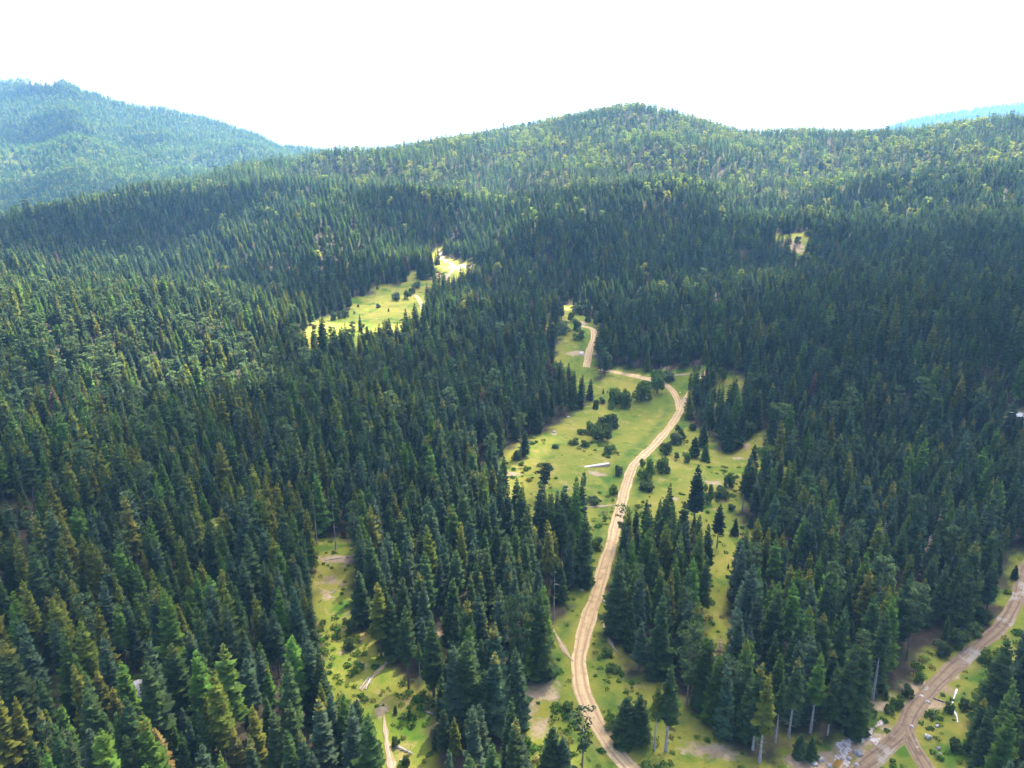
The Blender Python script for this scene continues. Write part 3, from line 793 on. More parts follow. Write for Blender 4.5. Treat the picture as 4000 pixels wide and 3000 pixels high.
SPECIAL = [
 ('S', 2278, 2275, 2265, 2004, 7, DG, 0.0, 1.15, 'lone dark spruce with full skirts standing beside the left verge of the dirt road'),
 ('P', 2428, 2128, 2431, 1968, 7, PINE, 0, 1.1, 'open slender pine whose tip overlaps the dirt road beside the side track'),
 ('P', 3027, 1758, 3036, 1574, 4, PINE, 0, 1.25, 'flat topped pine on a long bare pale stem beyond the right meadow'),
 ('P', 3247, 1722, 3240, 1568, 5, PINE, 0, 1.2, 'umbrella crowned pine rising among spruces behind the right meadow'),
 ('P', 2477, 2404, 2472, 2206, 5, PINE, 0, 0.95, 'pine with a tufted crown on a bare reddish stem right of the dirt road'),
 ('P', 2680, 2757, 2678, 2442, 6, PINE, 0, 1.1, 'tall grey green pine with a bare twin lower stem at the bottom glade'),
 ('P', 2695, 2752, 2697, 2520, 2, PINE, 0, 0.6, 'thinner pine leaning close against the tall grey green pine at the bottom glade'),
 ('P', 2822, 2812, 2800, 2560, 6, (0.05, 0.088, 0.036), 0, 1.45, 'broad spreading pine with hanging boughs above the bare bottom slope'),
 ('S', 2966, 2978, 2996, 2629, 9, OG, 0.8, 1.0, 'very tall olive tipped spruce with the longest bare pale trunk at the bottom edge'),
 ('S', 2940, 2930, 2934, 2590, 8, DG, 0.9, 1.0, 'tall brown tipped spruce standing just left of the longest bare pale trunk'),
 ('S', 3028, 2901, 3056, 2656, 10, DG, 0.0, 0.85, 'short spruce on a thin white trunk between two taller ones near the stream bed'),
 ('S', 3080, 2884, 3122, 2563, 9, DG, 0.7, 1.0, 'tall pale tipped spruce on a leaning white trunk above the stream bed'),
 ('S', 3165, 2862, 3160, 2545, 9, MG, 0, 1.0, 'upright spruce with a pale stripe of trunk right of the leaning white trunk'),
 ('S', 3232, 2872, 3236, 2600, 8, DG, 0, 0.75, 'slim spruce with a narrow crown at the edge above the stream bed'),
 ('S', 3330, 2850, 3345, 2490, 7, DG, 0, 1.1, 'last tall dark spruce of the stand before the muddy road fork'),
 ('S', 3290, 2862, 3300, 2510, 3, DG, 0, 1.05, 'dark heavy spruce just left of the last one before the muddy road fork'),
 ('S', 3407, 2730, 3452, 2390, 10, DG, 0, 1.25, 'grey green spruce on the straight white trunk beside the muddy road'),
 ('P', 2029, 2682, 2012, 2324, 6, (0.05, 0.082, 0.035), 0, 0.9, 'tall feathery pine at the bare patch left of the dirt road'),
 ('P', 1996, 2672, 1990, 2340, 6, PINE, 0, 0.8, 'second feathery pine pressed behind the first at the bare patch'),
 ('S', 2105, 2650, 2110, 2315, 2, DG, 0, 1.15, 'broad dark spruce between the feathery pines and the roadside grass'),
 ('P', 2034, 1790, 2030, 1614, 5, PINE, 0, 1.0, 'tall pine at the forest edge standing out into the meadow on a bare stem'),
 ('S', 2050, 1785, 2055, 1680, 0, DG, 0, 1.2, 'squat dark spruce at the foot of the meadow edge pine'),
 ('P', 2124, 1946, 2126, 1812, 2, (0.028, 0.048, 0.024), 0, 1.5, 'dark ragged pine standing alone low in the meadow left of the woodpile'),
 ('S', 2711, 2040, 2702, 1816, 1, (0.026, 0.045, 0.024), 0, 1.35, 'tall shaggy dark spruce standing free in the meadow right of the dirt road'),
 ('S', 2690, 1596, 2694, 1453, 10, (0.026, 0.040, 0.022), 0, 0.8, 'thin ragged spruce beside the road fork with its trunk showing'),
 ('S', 2755, 1600, 2760, 1430, 1, DG, 0, 1.0, 'tall narrow spruce hiding the right branch of the road fork'),
 ('S', 2899, 1995, 2897, 1816, 9, DG, 0, 1.1, 'spruce with a bare grey lower trunk at the lower right meadow edge'),
 ('S', 2935, 1880, 2937, 1735, 2, DG, 0, 1.1, 'pointed dark spruce at the right end of the meadow behind a bare trunked one'),
 ('S', 2800, 2140, 2804, 1972, 5, (0.028, 0.042, 0.024), 0, 1.1, 'ragged dark spruce leaning over the narrow grass strip'),
 ('S', 2845, 1762, 2835, 1605, 4, DG, 0, 1.3, 'large dark spruce in the front clump right of the road fork'),
 ('S', 2870, 1750, 2878, 1615, 6, DG, 0, 1.2, 'spruce on the right flank of the front clump beside the road fork'),
 ('S', 2772, 1702, 2785, 1562, 3, DG, 0, 1.1, 'tapering spruce on the left flank of the front clump beside the road fork'),
 ('S', 2712, 1785, 2712, 1706, 0, DG, 0, 1.5, 'short wide bushy spruce in the right meadow near the round shrubs'),
 ('S', 2754, 1800, 2754, 1734, 2, MG, 0, 1.0, 'small light green pointed spruce in the right meadow'),
 ('S', 2745, 1745, 2748, 1655, 2, DG, 0, 1.2, 'middle sized spruce behind the small light green one in the right meadow'),
 ('S', 3072, 1810, 3070, 1745, 7, DG, 0, 1.2, 'short dark spruce at the foot of the flat topped pine'),
 ('S', 2440, 2905, 2440, 2725, 2, DG, 0, 1.25, 'stout dark spruce of the pair right of the bottom road bend'),
 ('S', 2492, 2908, 2492, 2714, 0, DG, 0, 1.25, 'taller stout spruce of the pair right of the bottom road bend'),
 ('S', 2556, 2930, 2562, 2668, 10, OG, 0.2, 0.85, 'sparse spruce with an orange lit trunk right of the stout pair'),
 ('S', 2600, 2935, 2620, 2598, 9, DG, 0, 1.15, 'tall spruce with a pale trunk line right of the sparse orange trunked one'),
 ('P', 2270, 3045, 2276, 2758, 7, (0.035, 0.06, 0.028), 0, 1.1, 'dark pine overlapping the inner side of the bottom road bend'),
 ('S', 2155, 3060, 2158, 2840, 2, DG, 0, 1.2, 'spruce at the bottom edge left of the pine inside the road bend'),
 ('S', 2195, 3070, 2200, 2880, 0, BG, 0, 1.2, 'second bottom edge spruce beside the pine inside the road bend'),
 ('S', 1695, 2720, 1695, 2408, 1, DG, 0, 1.1, 'upright spruce with a bare foot at the right side of the lower glade'),
 ('S', 1597, 2690, 1590, 2370, 5, DG, 0, 0.95, 'slim spruce with broken pale limbs at the right side of the lower glade'),
 ('S', 1640, 2640, 1642, 2510, 10, MG, 0, 0.6, 'young thin stemmed spruce between two tall ones at the glade side'),
 ('S', 1490, 2570, 1484, 2275, 3, OG, 0.7, 1.15, 'olive tipped spruce above the dark overhang at the glade'),
 ('S', 1535, 2575, 1525, 2325, 0, DG, 0, 1.05, 'grey green spruce right beside the olive tipped one at the glade'),
 ('S', 1415, 2440, 1402, 2235, 2, DG, 0, 1.2, 'dark pointed spruce at the right bank of the upper glade'),
 ('S', 1830, 2880, 1822, 2500, 2, DG, 0.0, 1.2, 'massive dark spruce in the stand between glade and road'),
 ('S', 1780, 2890, 1790, 2510, 4, BG, 0.0, 1.1, 'massive spruce with pale inner limbs between glade and road'),
 ('D', 1000, 2205, 963, 2022, 0, DPINK, 0, 1.05, 'dead spruce with bare pink brown branches on the left hillside'),
 ('D', 3506, 2230, 3502, 2066, 1, DPINK, 0, 1.0, 'dead pinkish spruce in the right stand, left of a paler dead one'),
 ('D', 3606, 2262, 3597, 2086, 0, DGREY, 0, 1.0, 'dead grey pink spruce in the right stand with drooping bare boughs'),
 ('D', 3432, 2290, 3428, 2134, 2, DGREY, 0, 0.9, 'dead brown grey spruce at the left of three dead ones in the right stand'),
 ('D', 3650, 2150, 3652, 1992, 2, DGREY, 0, 1.0, 'tallest dead grey spruce at the back of the right stand'),
 ('D', 3440, 2170, 3434, 2032, 1, (0.22, 0.17, 0.16), 0, 0.7, 'narrow dead grey spire among green spruces in the right stand'),
 ('D', 3700, 2060, 3698, 1940, 0, (0.12, 0.045, 0.04), 0, 0.9, 'dark rust red dead spruce deep in the right stand'),
 ('D', 2795, 2690, 2789, 2481, 0, (0.24, 0.18, 0.11), 0, 1.0, 'dead tan topped spruce behind the broad spreading pine'),
 ('D', 3690, 2330, 3672, 2174, 2, (0.20, 0.16, 0.12), 0, 0.9, 'thin dying spruce with a bare grey top near the muddy road'),
 ('D', 1923, 1120, 1923, 1068, 2, DRED, 0, 1.3, 'rust red dead spruce beside the sunlit far meadow'),
 ('D', 2139, 1326, 2136, 1262, 1, (0.16, 0.06, 0.06), 0, 1.1, 'dark red dying spruce at the left end of the middle clearing'),
 ('D', 1927, 1440, 1927, 1382, 0, DRED, 0, 1.0, 'rust red dead spruce topping the forest left of the middle clearing'),
 ('D', 1990, 1450, 1988, 1390, 1, DRED, 0, 1.1, 'wider rust red dead spruce right of the other red one in the forest'),
 ('D', 1990, 1560, 1988, 1450, 1, (0.15, 0.10, 0.07), 0, 0.9, 'brown dying spruce near the left edge of the upper meadow'),
 ('T', 640, 3060, 617, 2845, 0, TAN, 0.3, 1.15, 'tan yellow dying spruce at the bottom edge below the pale rocks'),
 ('T', 940, 3080, 898, 2842, 3, (0.10, 0.10, 0.03), 1.0, 1.0, 'yellow tipped olive spruce at the bottom edge right of the tan one'),
 ('T', 490, 2960, 482, 2686, 1, (0.085, 0.085, 0.018), 1.0, 1.1, 'bright yellow topped spruce just left of the pale rock'),
 ('T', 430, 2890, 370, 2618, 3, (0.07, 0.08, 0.016), 0.9, 1.1, 'yellow olive spruce second left of the pale rock'),
 ('T', 215, 2500, 175, 2330, 0, (0.075, 0.08, 0.016), 1.0, 1.0, 'spruce with a glowing yellow tip high on the left hillside'),
 ('D', 30, 2420, 10, 2232, 2, (0.24, 0.17, 0.12), 0, 0.9, 'dead tan spruce cut by the left frame edge'),
 ('D', 165, 2210, 140, 2010, 1, (0.17, 0.15, 0.07), 0, 1.0, 'dying spruce with a whitish tip on the upper left hillside'),
]
sp_xy = []
sb = ground([s[1] for s in SPECIAL], [s[2] for s in SPECIAL])
for s, p in zip(SPECIAL, sb):
    typ, bu, bv, tu, tv, shp, colr, con, wide, lab = s
    # height from the tip pixel: walk up the vertical through the base
    d = ray(tu, tv)
    yb = p[1]; t = yb / d[1]
    h = CAM[2] + d[2] * t - p[2]
    h = float(np.clip(h, 5, 34))
    rz = random.uniform(0, 6.28)
    sp_xy.append((p[0], p[1]))
    sl = wide * (0.55 + 0.45 * 22.0 / h)
    if typ == 'P':
        add_tree('pine_tree', 'tree', PIN_ME[shp], p, h, 22.0, sl, rz, colr, con, lab, None)
    elif typ in 'ST':
        cm, tm = SPR_ME[shp]
        add_tree('spruce_tree', 'tree', (cm, tm[1 if shp > 7 else 0]), p, h, 22.0, sl, rz, colr, con, lab, None)
    else:
        add_tree('dead_tree', 'tree', DEAD_ME[shp], p, h, 22.0, sl, rz, colr, con, lab, None)
sp_xy = np.array(sp_xy)

# trees too near to a hand placed one give way; the rest: the largest in view become objects, the others one forest
dmin = np.full(nF, 99.0)
for x, y in sp_xy: dmin = np.minimum(dmin, np.hypot(FX - x, FY - y))
alive = dmin > 2.6
inview = alive & (tipu > 8) & (tipu < 3992) & (tipv < 2985) & (tipv > 0)
app = hgt / tipd
def zone(u, v):
    g = 1250 + max(0, v - 2096) * 0.28
    rdu = np.interp(v, [1480, 1600, 1780, 1950, 2200, 2400, 2600, 2780, 2990], [2600, 2655, 2515, 2433, 2363, 2306, 2262, 2305, 2452])
    mdu = np.interp(v, [2000, 2190, 2370, 2540, 2700, 2850, 3000, 3100], [4100, 3990, 3960, 3810, 3630, 3540, 3600, 3660])
    if u < g: return 'left hillside'
    if u < rdu: return 'middle stand'
    if u < mdu: return 'right stand'
    return 'muddy road corner'
order = np.argsort(-np.where(inview & (kind == 0), app, -1))[:250]
orderp = np.argsort(-np.where(inview & (kind == 1), app, -1))[:45]
solo = np.zeros(nF, bool)
def size_word(h, s):
    a = 'tall' if h > 21.5 else ('short' if h < 16 else '')
    b = 'slim' if s < 0.9 else ('broad' if s > 1.1 else '')
    return (a + ' ' + b).strip() or 'upright'
def unique_label(fmt, u, v):
    pu, pv = u / 40.0, v / 30.0
    for q in range(12):
        lab = fmt.format(num(round(pu + (q % 3 - 1 if q else 0))), num(round(pv + ((q // 3) % 3 - 1 if q else 0))))
        if lab not in USED: break
    USED[lab] = 1
    if len(lab.replace('-', ' ').split()) <= 14: lab = re.sub(r'tip (.*) across (.*) down', r'tip \1 percent across \2 percent down', lab)
    return lab
for i in list(order) + list(orderp):
    if not (inview[i] and alive[i]): continue
    solo[i] = True
    zz = zone(basu[i], basv[i])
    rz = rotz[i]; tl = (random.gauss(0, .025), random.gauss(0, .025))
    if kind[i] == 0:
        k = int(LOWK[i % 4]) if edge_near(FX[i], FY[i]) else i % 9
        c = CN[cls[i]] + (' brown tipped' if cones[i] > 0.6 else '')
        lab = unique_label('%s %s spruce, %s, tip {} across {} down' % (size_word(hgt[i], slim[i]), c, zz), tipu[i], tipv[i])
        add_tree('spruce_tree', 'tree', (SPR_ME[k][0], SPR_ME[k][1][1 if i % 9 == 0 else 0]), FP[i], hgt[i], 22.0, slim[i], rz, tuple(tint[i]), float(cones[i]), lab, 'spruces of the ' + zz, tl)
    else:
        k = i % 4
        lab = unique_label('%s grey green pine, %s, tip {} across {} down' % (size_word(hgt[i], slim[i]), zz), tipu[i], tipv[i])
        add_tree('pine_tree', 'tree', PIN_ME[k], FP[i], hgt[i], 22.0, slim[i], rz, tuple(tint[i]), 0.0, lab, 'pines of the ' + zz, tl)
rest = alive & ~solo

# ------------------------------------------------------------------ far hills
def far_hill(name, crest, d_far, d0, z0, umin, umax, bare_fn, seed, nc=150, nr=110, back=0.25):
    cu = np.array([c[0] for c in crest]); cv = np.array([c[1] for c in crest])
    us = np.linspace(umin, umax, nc)
    vs = np.interp(us, cu, cv)
    dirs = ray(us, vs); dirs = dirs / dirs[:, 1:2]
    D = np.broadcast_to(np.asarray(d_far, float), us.shape) if np.ndim(d_far) == 0 else np.interp(us, cu, d_far)
    zc = CAM[2] + dirs[:, 2] * D
    s = np.linspace(0, 1 + back, nr)
    Y = d0 + (D - d0)[None, :] * s[:, None]
    X = dirs[:, 0][None, :] * Y
    prof = np.where(s <= 1, s ** 1.15 * (1 - 0.10 * np.sin(s * math.pi)), 1 - (s - 1) * 1.2)
    Z = z0 + (zc - z0)[None, :] * prof[:, None]
    nz = make_noise(16, 110, 520, seed)
    Z = Z + nz(X, Y) * 10 * np.clip(1.0 - np.abs(s - 0.5) * 1.6, 0.08, 1)[:, None]
    return us, s, X, Y, Z
m_hill, nt = new_mat('hill_ground')
P = pos(nt)
ab = N(nt, 'ShaderNodeAttribute', attribute_name='bare').outputs['Fac']
ag = N(nt, 'ShaderNodeAttribute', attribute_name='glade').outputs['Fac']
n1 = noise(nt, 0.01, 5, 0.65, P); n2 = noise(nt, 0.05, 5, 0.7, P)
c = mix(nt, ramp(nt, n1, 0.4, 0.6), (0.035, 0.05, 0.02), (0.06, 0.075, 0.03))
c = mix(nt, ag, c, (0.26, 0.25, 0.03))
c = mix(nt, ramp(nt, math_(nt, 'ADD', ab, math_(nt, 'MULTIPLY', math_(nt, 'SUBTRACT', n2, 0.5), 0.8)), 0.4, 0.6), c, (0.26, 0.24, 0.21))
out_diffuse(nt, c, 0.95, 0.05, n2, 0.7, 6.0)
CR_L = [(-400, 330), (-200, 322), (0, 318), (100, 306), (170, 300), (245, 308), (300, 338), (334, 356), (407, 376), (448, 396), (509, 410), (610, 420), (692, 436), (794, 458), (891, 490), (1013, 530), (1089, 568), (1158, 570), (1266, 588), (1420, 604), (1560, 625)]
CR_L = [(u, v + 9) for u, v in CR_L]
FAR_D = np.interp([c[0] for c in CR_L], [-400, 200, 900, 1560], [2500, 2500, 2400, 2200])
us, s, X, Y, Z = far_hill('hill', CR_L, FAR_D, 1150, 20, -400, 1560, None, 51, 230, 170)
pu, pv, _ = project(np.stack([X, Y, Z], -1))
bareL = np.exp(-(((pu - 165) / 95) ** 2 + ((pv - 318) / 22) ** 2)) + 0.35 * np.exp(-(((pu - 640 - (pv - 450) * 1.8) / 130) ** 2 + ((pv - 455 - (pu - 640) * 0.25) / 14) ** 2))
gladeL = np.exp(-(((pu - 60) / 70) ** 2 + ((pv - 634) / 9) ** 2) * 2) + np.exp(-(((pu - 310) / 22) ** 2 + ((pv - 680) / 12) ** 2) * 2) + np.exp(-(((pu - 45) / 22) ** 2 + ((pv - 605) / 12) ** 2) * 2)
tag(grid_obj('hill', X, Y, Z, m_hill, {'bare': bareL, 'glade': gladeL}), kind='structure')
HL = (us, s, X, Y, Z, bareL, gladeL)
CR_R = [(3300, 560), (3440, 512), (3500, 488), (3600, 462), (3700, 444), (3800, 430), (3900, 414), (4000, 414), (4200, 412), (4500, 440)]
us2, s2, X2, Y2, Z2 = far_hill('hill', CR_R, 4600.0, 2800, 60, 3250, 4500, None, 52, 110, 80)
tag(grid_obj('hill', X2, Y2, Z2, m_hill, {'bare': 0.25 + 0 * X2, 'glade': 0 * X2}), kind='structure')
# a low plain joining the hills, out to the horizon
def plain(x0, x1, y0, y1, z):
    xs = np.linspace(x0, x1, 40); ys = np.linspace(y0, y1, 40)
    X, Y = np.meshgrid(xs, ys)
    return grid_obj('terrain', X, Y, z + 0 * X, m_hill, {'bare': 0 * X, 'glade': 0 * X})
tag(plain(-4700, 4700, 1300, 6500, -62), kind='structure')

def hill_trees(hl, n, seed, slo, shi):
    us, s, X, Y, Z = hl[:5]
    r = np.random.default_rng(seed)
    i = r.uniform(slo, shi, n) * (len(s) - 1) / s[-1]; j = r.uniform(0, len(us) - 1.001, n)
    i0 = np.minimum(i.astype(int), len(s) - 2); j0 = j.astype(int); fi = i - i0; fj = j - j0
    def bl(A): return (A[i0, j0] * (1 - fi) + A[i0 + 1, j0] * fi) * (1 - fj) + (A[i0, j0 + 1] * (1 - fi) + A[i0 + 1, j0 + 1] * fi) * fj
    p = np.stack([bl(X), bl(Y), bl(Z)], -1)
    w = bl(Y) / Y.max()
    ok = r.random(n) < w
    if len(hl) > 5: ok &= (bl(hl[5]) + bl(hl[6]) + 0.25 * r.normal(size=n)) < 0.45
    u, v, _ = project(p)
    return p[ok]
HLP = hill_trees(HL, 42000, 61, 0.03, 1.03)
HRP = hill_trees((us2, s2, X2, Y2, Z2), 9000, 62, 0.3, 1.03)

# ------------------------------------------------------------------ the forest beyond, one object per kind
def many(sel_kind):
    m = rest & (kind == sel_kind)
    return m
m0 = many(0)
nA = m0.sum(); nB = len(HLP); nC_ = len(HRP)
rz_ = np.random.default_rng(90)
pk = np.where(FY[m0] < 900, rz_.integers(0, 6, nA), 6 + rz_.integers(0, 6, nA))
sc0 = (hgt[m0] / 22.0); P0 = FP[m0]
hillk = rz_.random(nB) < 0.26
hs = rz_.uniform(0.65, 1.0, nB); hs2 = rz_.uniform(0.9, 1.4, nC_)
def tilt_rot(n): return np.stack([rz_.normal(0, .025, n), rz_.normal(0, .025, n), rz_.uniform(0, 6.28, n)], -1)
hb = ~hillk
Pall = np.concatenate([P0, HLP[hb], HRP])
idx = np.concatenate([pk, 6 + rz_.integers(0, 6, hb.sum()), 6 + rz_.integers(0, 6, nC_)])
scl = np.concatenate([np.stack([slim[m0] * sc0, slim[m0] * sc0, sc0], -1), np.stack([hs[hb] * 1.5, hs[hb] * 1.5, hs[hb]], -1), np.stack([hs2 * 2.0, hs2 * 2.0, hs2], -1)])
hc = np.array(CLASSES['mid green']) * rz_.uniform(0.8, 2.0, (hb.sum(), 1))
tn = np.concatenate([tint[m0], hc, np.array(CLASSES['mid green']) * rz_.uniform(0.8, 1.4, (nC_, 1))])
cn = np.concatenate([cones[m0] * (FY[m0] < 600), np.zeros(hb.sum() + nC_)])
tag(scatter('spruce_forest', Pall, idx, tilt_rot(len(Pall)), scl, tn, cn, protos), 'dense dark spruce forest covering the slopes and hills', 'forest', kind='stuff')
m1 = many(1); n1_ = m1.sum(); s1_ = hgt[m1] / 22.0
tag(scatter('pine_forest', FP[m1], rz_.integers(0, 3, n1_), tilt_rot(n1_), np.stack([s1_ * slim[m1], s1_ * slim[m1], s1_], -1), tint[m1], np.zeros(n1_), protos_p), 'grey green pines mixed through the slopes on the left', 'forest', kind='stuff')
m2 = many(2); n2_ = m2.sum(); s2_ = hgt[m2] / 16.0
nh = hillk.sum()
Pb = np.concatenate([FP[m2], HLP[hillk]])
sb_ = np.concatenate([s2_, rz_.uniform(0.7, 1.1, nh)]); wb = sb_ * rz_.uniform(0.8, 1.2, len(sb_))
tb = np.concatenate([tint[m2], np.array([0.21, 0.25, 0.045]) * rz_.uniform(0.7, 1.3, (nh, 1))])
tag(scatter('broadleaf_woods', Pb, rz_.integers(0, 3, len(Pb)), tilt_rot(len(Pb)), np.stack([wb, wb, sb_], -1), tb, np.zeros(len(Pb)), protos_b), 'yellow green broadleaf crowns scattered below the ridges', 'forest', kind='stuff')
print('TREES', nF, 'solo', solo.sum(), 'spruce', len(Pall), 'pine', n1_, 'broad', len(Pb))

# ------------------------------------------------------------------ shrubs
rs = np.random.default_rng(33)
SHR = []
for i in range(6):
    cr, tr = broad_parts(4.0, 3.0, rs, [15, 18, 13, 16, 20, 14][i], 85, 0.36, low=0.05)
    SHR.append((mesh_of(cr, 'shrub_foliage', [M_LEAF]), mesh_of(tr, 'shrub_stem', [M_BARK])))
SC_ = {'d': ((0.075, 0.115, 0.038), 'dark green'), 'm': ((0.095, 0.155, 0.036), 'mid green'), 'l': ((0.12, 0.19, 0.035), 'light green'),
       'g': ((0.105, 0.145, 0.075), 'grey green'), 'b': ((0.11, 0.075, 0.045), 'brown'), 'y': ((0.20, 0.17, 0.02), 'yellow')}
SHRUBS = [  # u, v, width, height in photo pixels, colour, where it stands
 (2510,1565,77,65,'m','in the long hedge of the upper meadow'),(2445,1594,41,60,'m','in the long hedge, its pointed front one'),(2388,1597,28,24,'m','at the foot of the long hedge'),(2327,1597,24,32,'d','at the left end of the long hedge'),
 (2409,1578,60,50,'m','in the left half of the long hedge'),(2567,1536,60,75,'m','where the long hedge meets the pale road'),(2352,1574,26,18,'d','low behind the left hedge end'),(2608,1487,50,26,'g','on the grass wedge inside the road fork'),
 (2567,1470,30,25,'g','against the path behind the fork'),(2722,1452,32,28,'g','near the top of the right road branch'),(2380,1668,80,50,'d','behind the big thicket in the meadow'),(2352,1720,105,62,'d','as the biggest thicket of the meadow'),
 (2310,1695,60,45,'m','on the left shoulder of the biggest thicket'),(2270,1695,40,20,'m','tapering off left of the biggest thicket'),(2242,1735,45,22,'d','below and left of the biggest thicket'),(2286,1745,40,24,'d','just below the biggest thicket'),
 (2170,1750,32,14,'d','alone on the left meadow, very low'),(2380,1768,56,28,'d','between the thicket and the woodpile'),(2018,1798,45,38,'d','at the foot of the meadow edge pine'),(2036,1817,26,12,'m','tiny, in front of the meadow edge pine'),
 (2146,1838,20,22,'d','beside the dark ragged pine'),(2417,1858,34,42,'g','right of the woodpile beside the road'),(2396,1932,40,35,'l','beside the road above the side track'),(2321,1967,60,26,'d','flat, just above the side track'),
 (2233,2025,38,66,'m','tall, beside the spruces at the side track'),(2526,1912,68,30,'d','flat, right of the dirt road'),(2522,1872,66,80,'m','tallest one hugging the right road edge'),(2588,1843,62,58,'m','round, right of the tallest roadside one'),
 (2600,1774,54,44,'d','round, uphill of the pair by the road'),(2644,1794,26,26,'d','small, between round ones in the right meadow'),(2681,1806,36,40,'l','bright, beside the bushy spruce'),(2640,1733,54,44,'g','pale, right of the road bend'),
 (2660,1722,32,48,'d','behind the pale one at the road bend'),(2648,1680,22,20,'d','small, closest to the upper road'),(2705,1680,34,26,'d','at the edge of the front spruce clump'),(2922,1703,60,58,'d','dark, under the spruces right of the clump'),
 (2951,1682,42,40,'d','behind the dark one under the spruces'),(2850,1902,48,50,'m','at the bottom of the right meadow'),(2763,1964,45,75,'m','tall, against the shaggy free spruce'),(2818,1945,66,44,'d','dome shaped, right of the shaggy free spruce'),
 (2995,1783,75,45,'l','spreading at the foot of the flat topped pine'),(2820,1490,40,52,'m','in the small gap behind the road fork'),(2691,1617,28,30,'d','at the foot of the thin ragged spruce'),(2857,1993,32,24,'d','near the bare grey trunk'),
 (2270,1230,68,40,'g','long, at the back of the middle clearing'),(2297,1258,30,26,'d','round, at the right of the middle clearing'),(2330,1267,30,48,'g','arching, at the right edge of the middle clearing'),(2230,1258,34,38,'m','conical, amid the middle clearing'),
 (2201,1304,60,45,'g','left half of the middle clearing thicket'),(2254,1290,36,40,'d','right half of the middle clearing thicket'),(2263,1323,54,34,'m','front of the middle clearing thicket'),(2375,1440,40,55,'g','at the tree line below the middle clearing'),
 (1548,1172,36,28,'g','left of the round pair in the far meadow'),(1592,1168,30,32,'d','right of the round pair in the far meadow'),(1478,1203,22,16,'d','alone amid the sunny far meadow'),(1304,1252,28,34,'g','leftmost of three by the far forest'),
 (1327,1246,26,32,'g','middle of three by the far forest'),(1350,1242,32,32,'d','rightmost of three by the far forest'),(1475,1130,12,12,'d','tiny, at the top of the far meadow'),(1610,1148,26,24,'d','beside the far track'),
 (1626,1125,40,24,'g','above the far track'),(1685,1080,30,24,'d','below the far spruce group'),(1384,1226,10,11,'d','dot sized, low in the far meadow'),(1399,1200,9,10,'d','dot sized, high in the far meadow'),
 (1518,1218,8,12,'d','dot sized, toward the far track'),(1229,1281,26,13,'b','at the left tip of the far meadow'),(1893,1060,28,26,'g','at the right tip of the far meadow'),
 (3168,899,32,30,'l','conical, above the hillside clearing'),(3165,922,46,22,'g','upper, beside the hillside clearing'),(3180,942,40,30,'d','lower, beside the hillside clearing'),(3232,924,46,46,'l','big round, right of the hillside clearing'),
 (3113,955,30,30,'d','in the middle of the hillside clearing'),(1372,2468,63,60,'d','dome shaped, at the right bank of the glade'),(1363,2537,50,45,'d','low, at the left bank of the glade'),(1343,2099,26,26,'b','at the upper end of the glade'),
 (1586,2989,34,40,'d','egg shaped, at the foot of the glade'),(1546,2915,34,40,'d','beside the fallen tree in the glade'),(2394,2842,70,60,'l','leafy, right of the bottom road bend'),(2327,2145,62,50,'m','left of the road below the side track'),
 (2220,2770,50,30,'m','low, inside the bottom road bend'),(3507,2759,54,45,'d','left of the muddy road, nearest the fork'),(3544,2722,46,50,'d','left of the muddy road, second from the fork'),(3470,2781,36,26,'d','small, left of the muddy road fork'),
 (3405,2795,50,22,'d','flat, under the straight white trunk'),(3588,2669,45,45,'m','at the brown bank of the muddy road'),(3731,2930,54,46,'d','globe shaped, right of the muddy fork'),(3630,2800,42,26,'m','right of the muddy road, by the fork'),
 (3706,2780,40,40,'m','left of the white trickle'),(3767,2771,50,40,'d','right of the white trickle'),(3740,2520,90,70,'d','large, left of the upper muddy road'),(3676,2558,70,60,'d','second large one left of the upper muddy road'),
 (3841,2431,60,50,'d','at the forest foot by the upper muddy road'),(3800,2480,60,50,'m','between larger ones left of the upper muddy road'),(3850,2590,60,40,'l','right of the upper muddy road'),(2370,2560,50,26,'m','in the weeds right of the road bend'),(2395,2620,60,28,'m','lower in the weeds right of the road bend'),
 (560,2612,60,50,'y','just above the pale rock on the left hillside'),(640,2700,56,44,'y','right of the pale rock on the left hillside'),
 (3850,1735,26,24,'l','bright, in the gap below the hut'),
]
gp = ground([b[0] for b in SHRUBS], [b[1] for b in SHRUBS])
gd_ = project(gp)[2]
SHAPE = lambda w, h: 'low' if h < 0.55 * w else ('upright' if h > 1.1 * w else 'rounded')
for k, (b, p, d) in enumerate(zip(SHRUBS, gp, gd_)):
    w = b[2] / FPX * d * (1.25 if k < 9 else 1.06); h = b[3] / FPX * d * (1.15 if k < 9 else 1.0)
    h = max(h * 0.96, 0.5)
    me = SHR[k % 6]
    e = empty('shrub', tuple(p), rs.uniform(0, 6.28), (w / 6.2, w / 6.2, h / 3.6))
    for nm, m_ in zip(('foliage', 'stem'), me):
        o = bpy.data.objects.new(nm, m_); COL.objects.link(o); o.parent = e
        c = np.array(SC_[b[4]][0]) * rs.uniform(0.85, 1.2)
        o.color = (*map(float, c), 0.0)
    tag(e, '%s %s shrub %s' % (SHAPE(w, h), SC_[b[4]][1], b[5]), 'shrub', 'shrubs of the clearings')

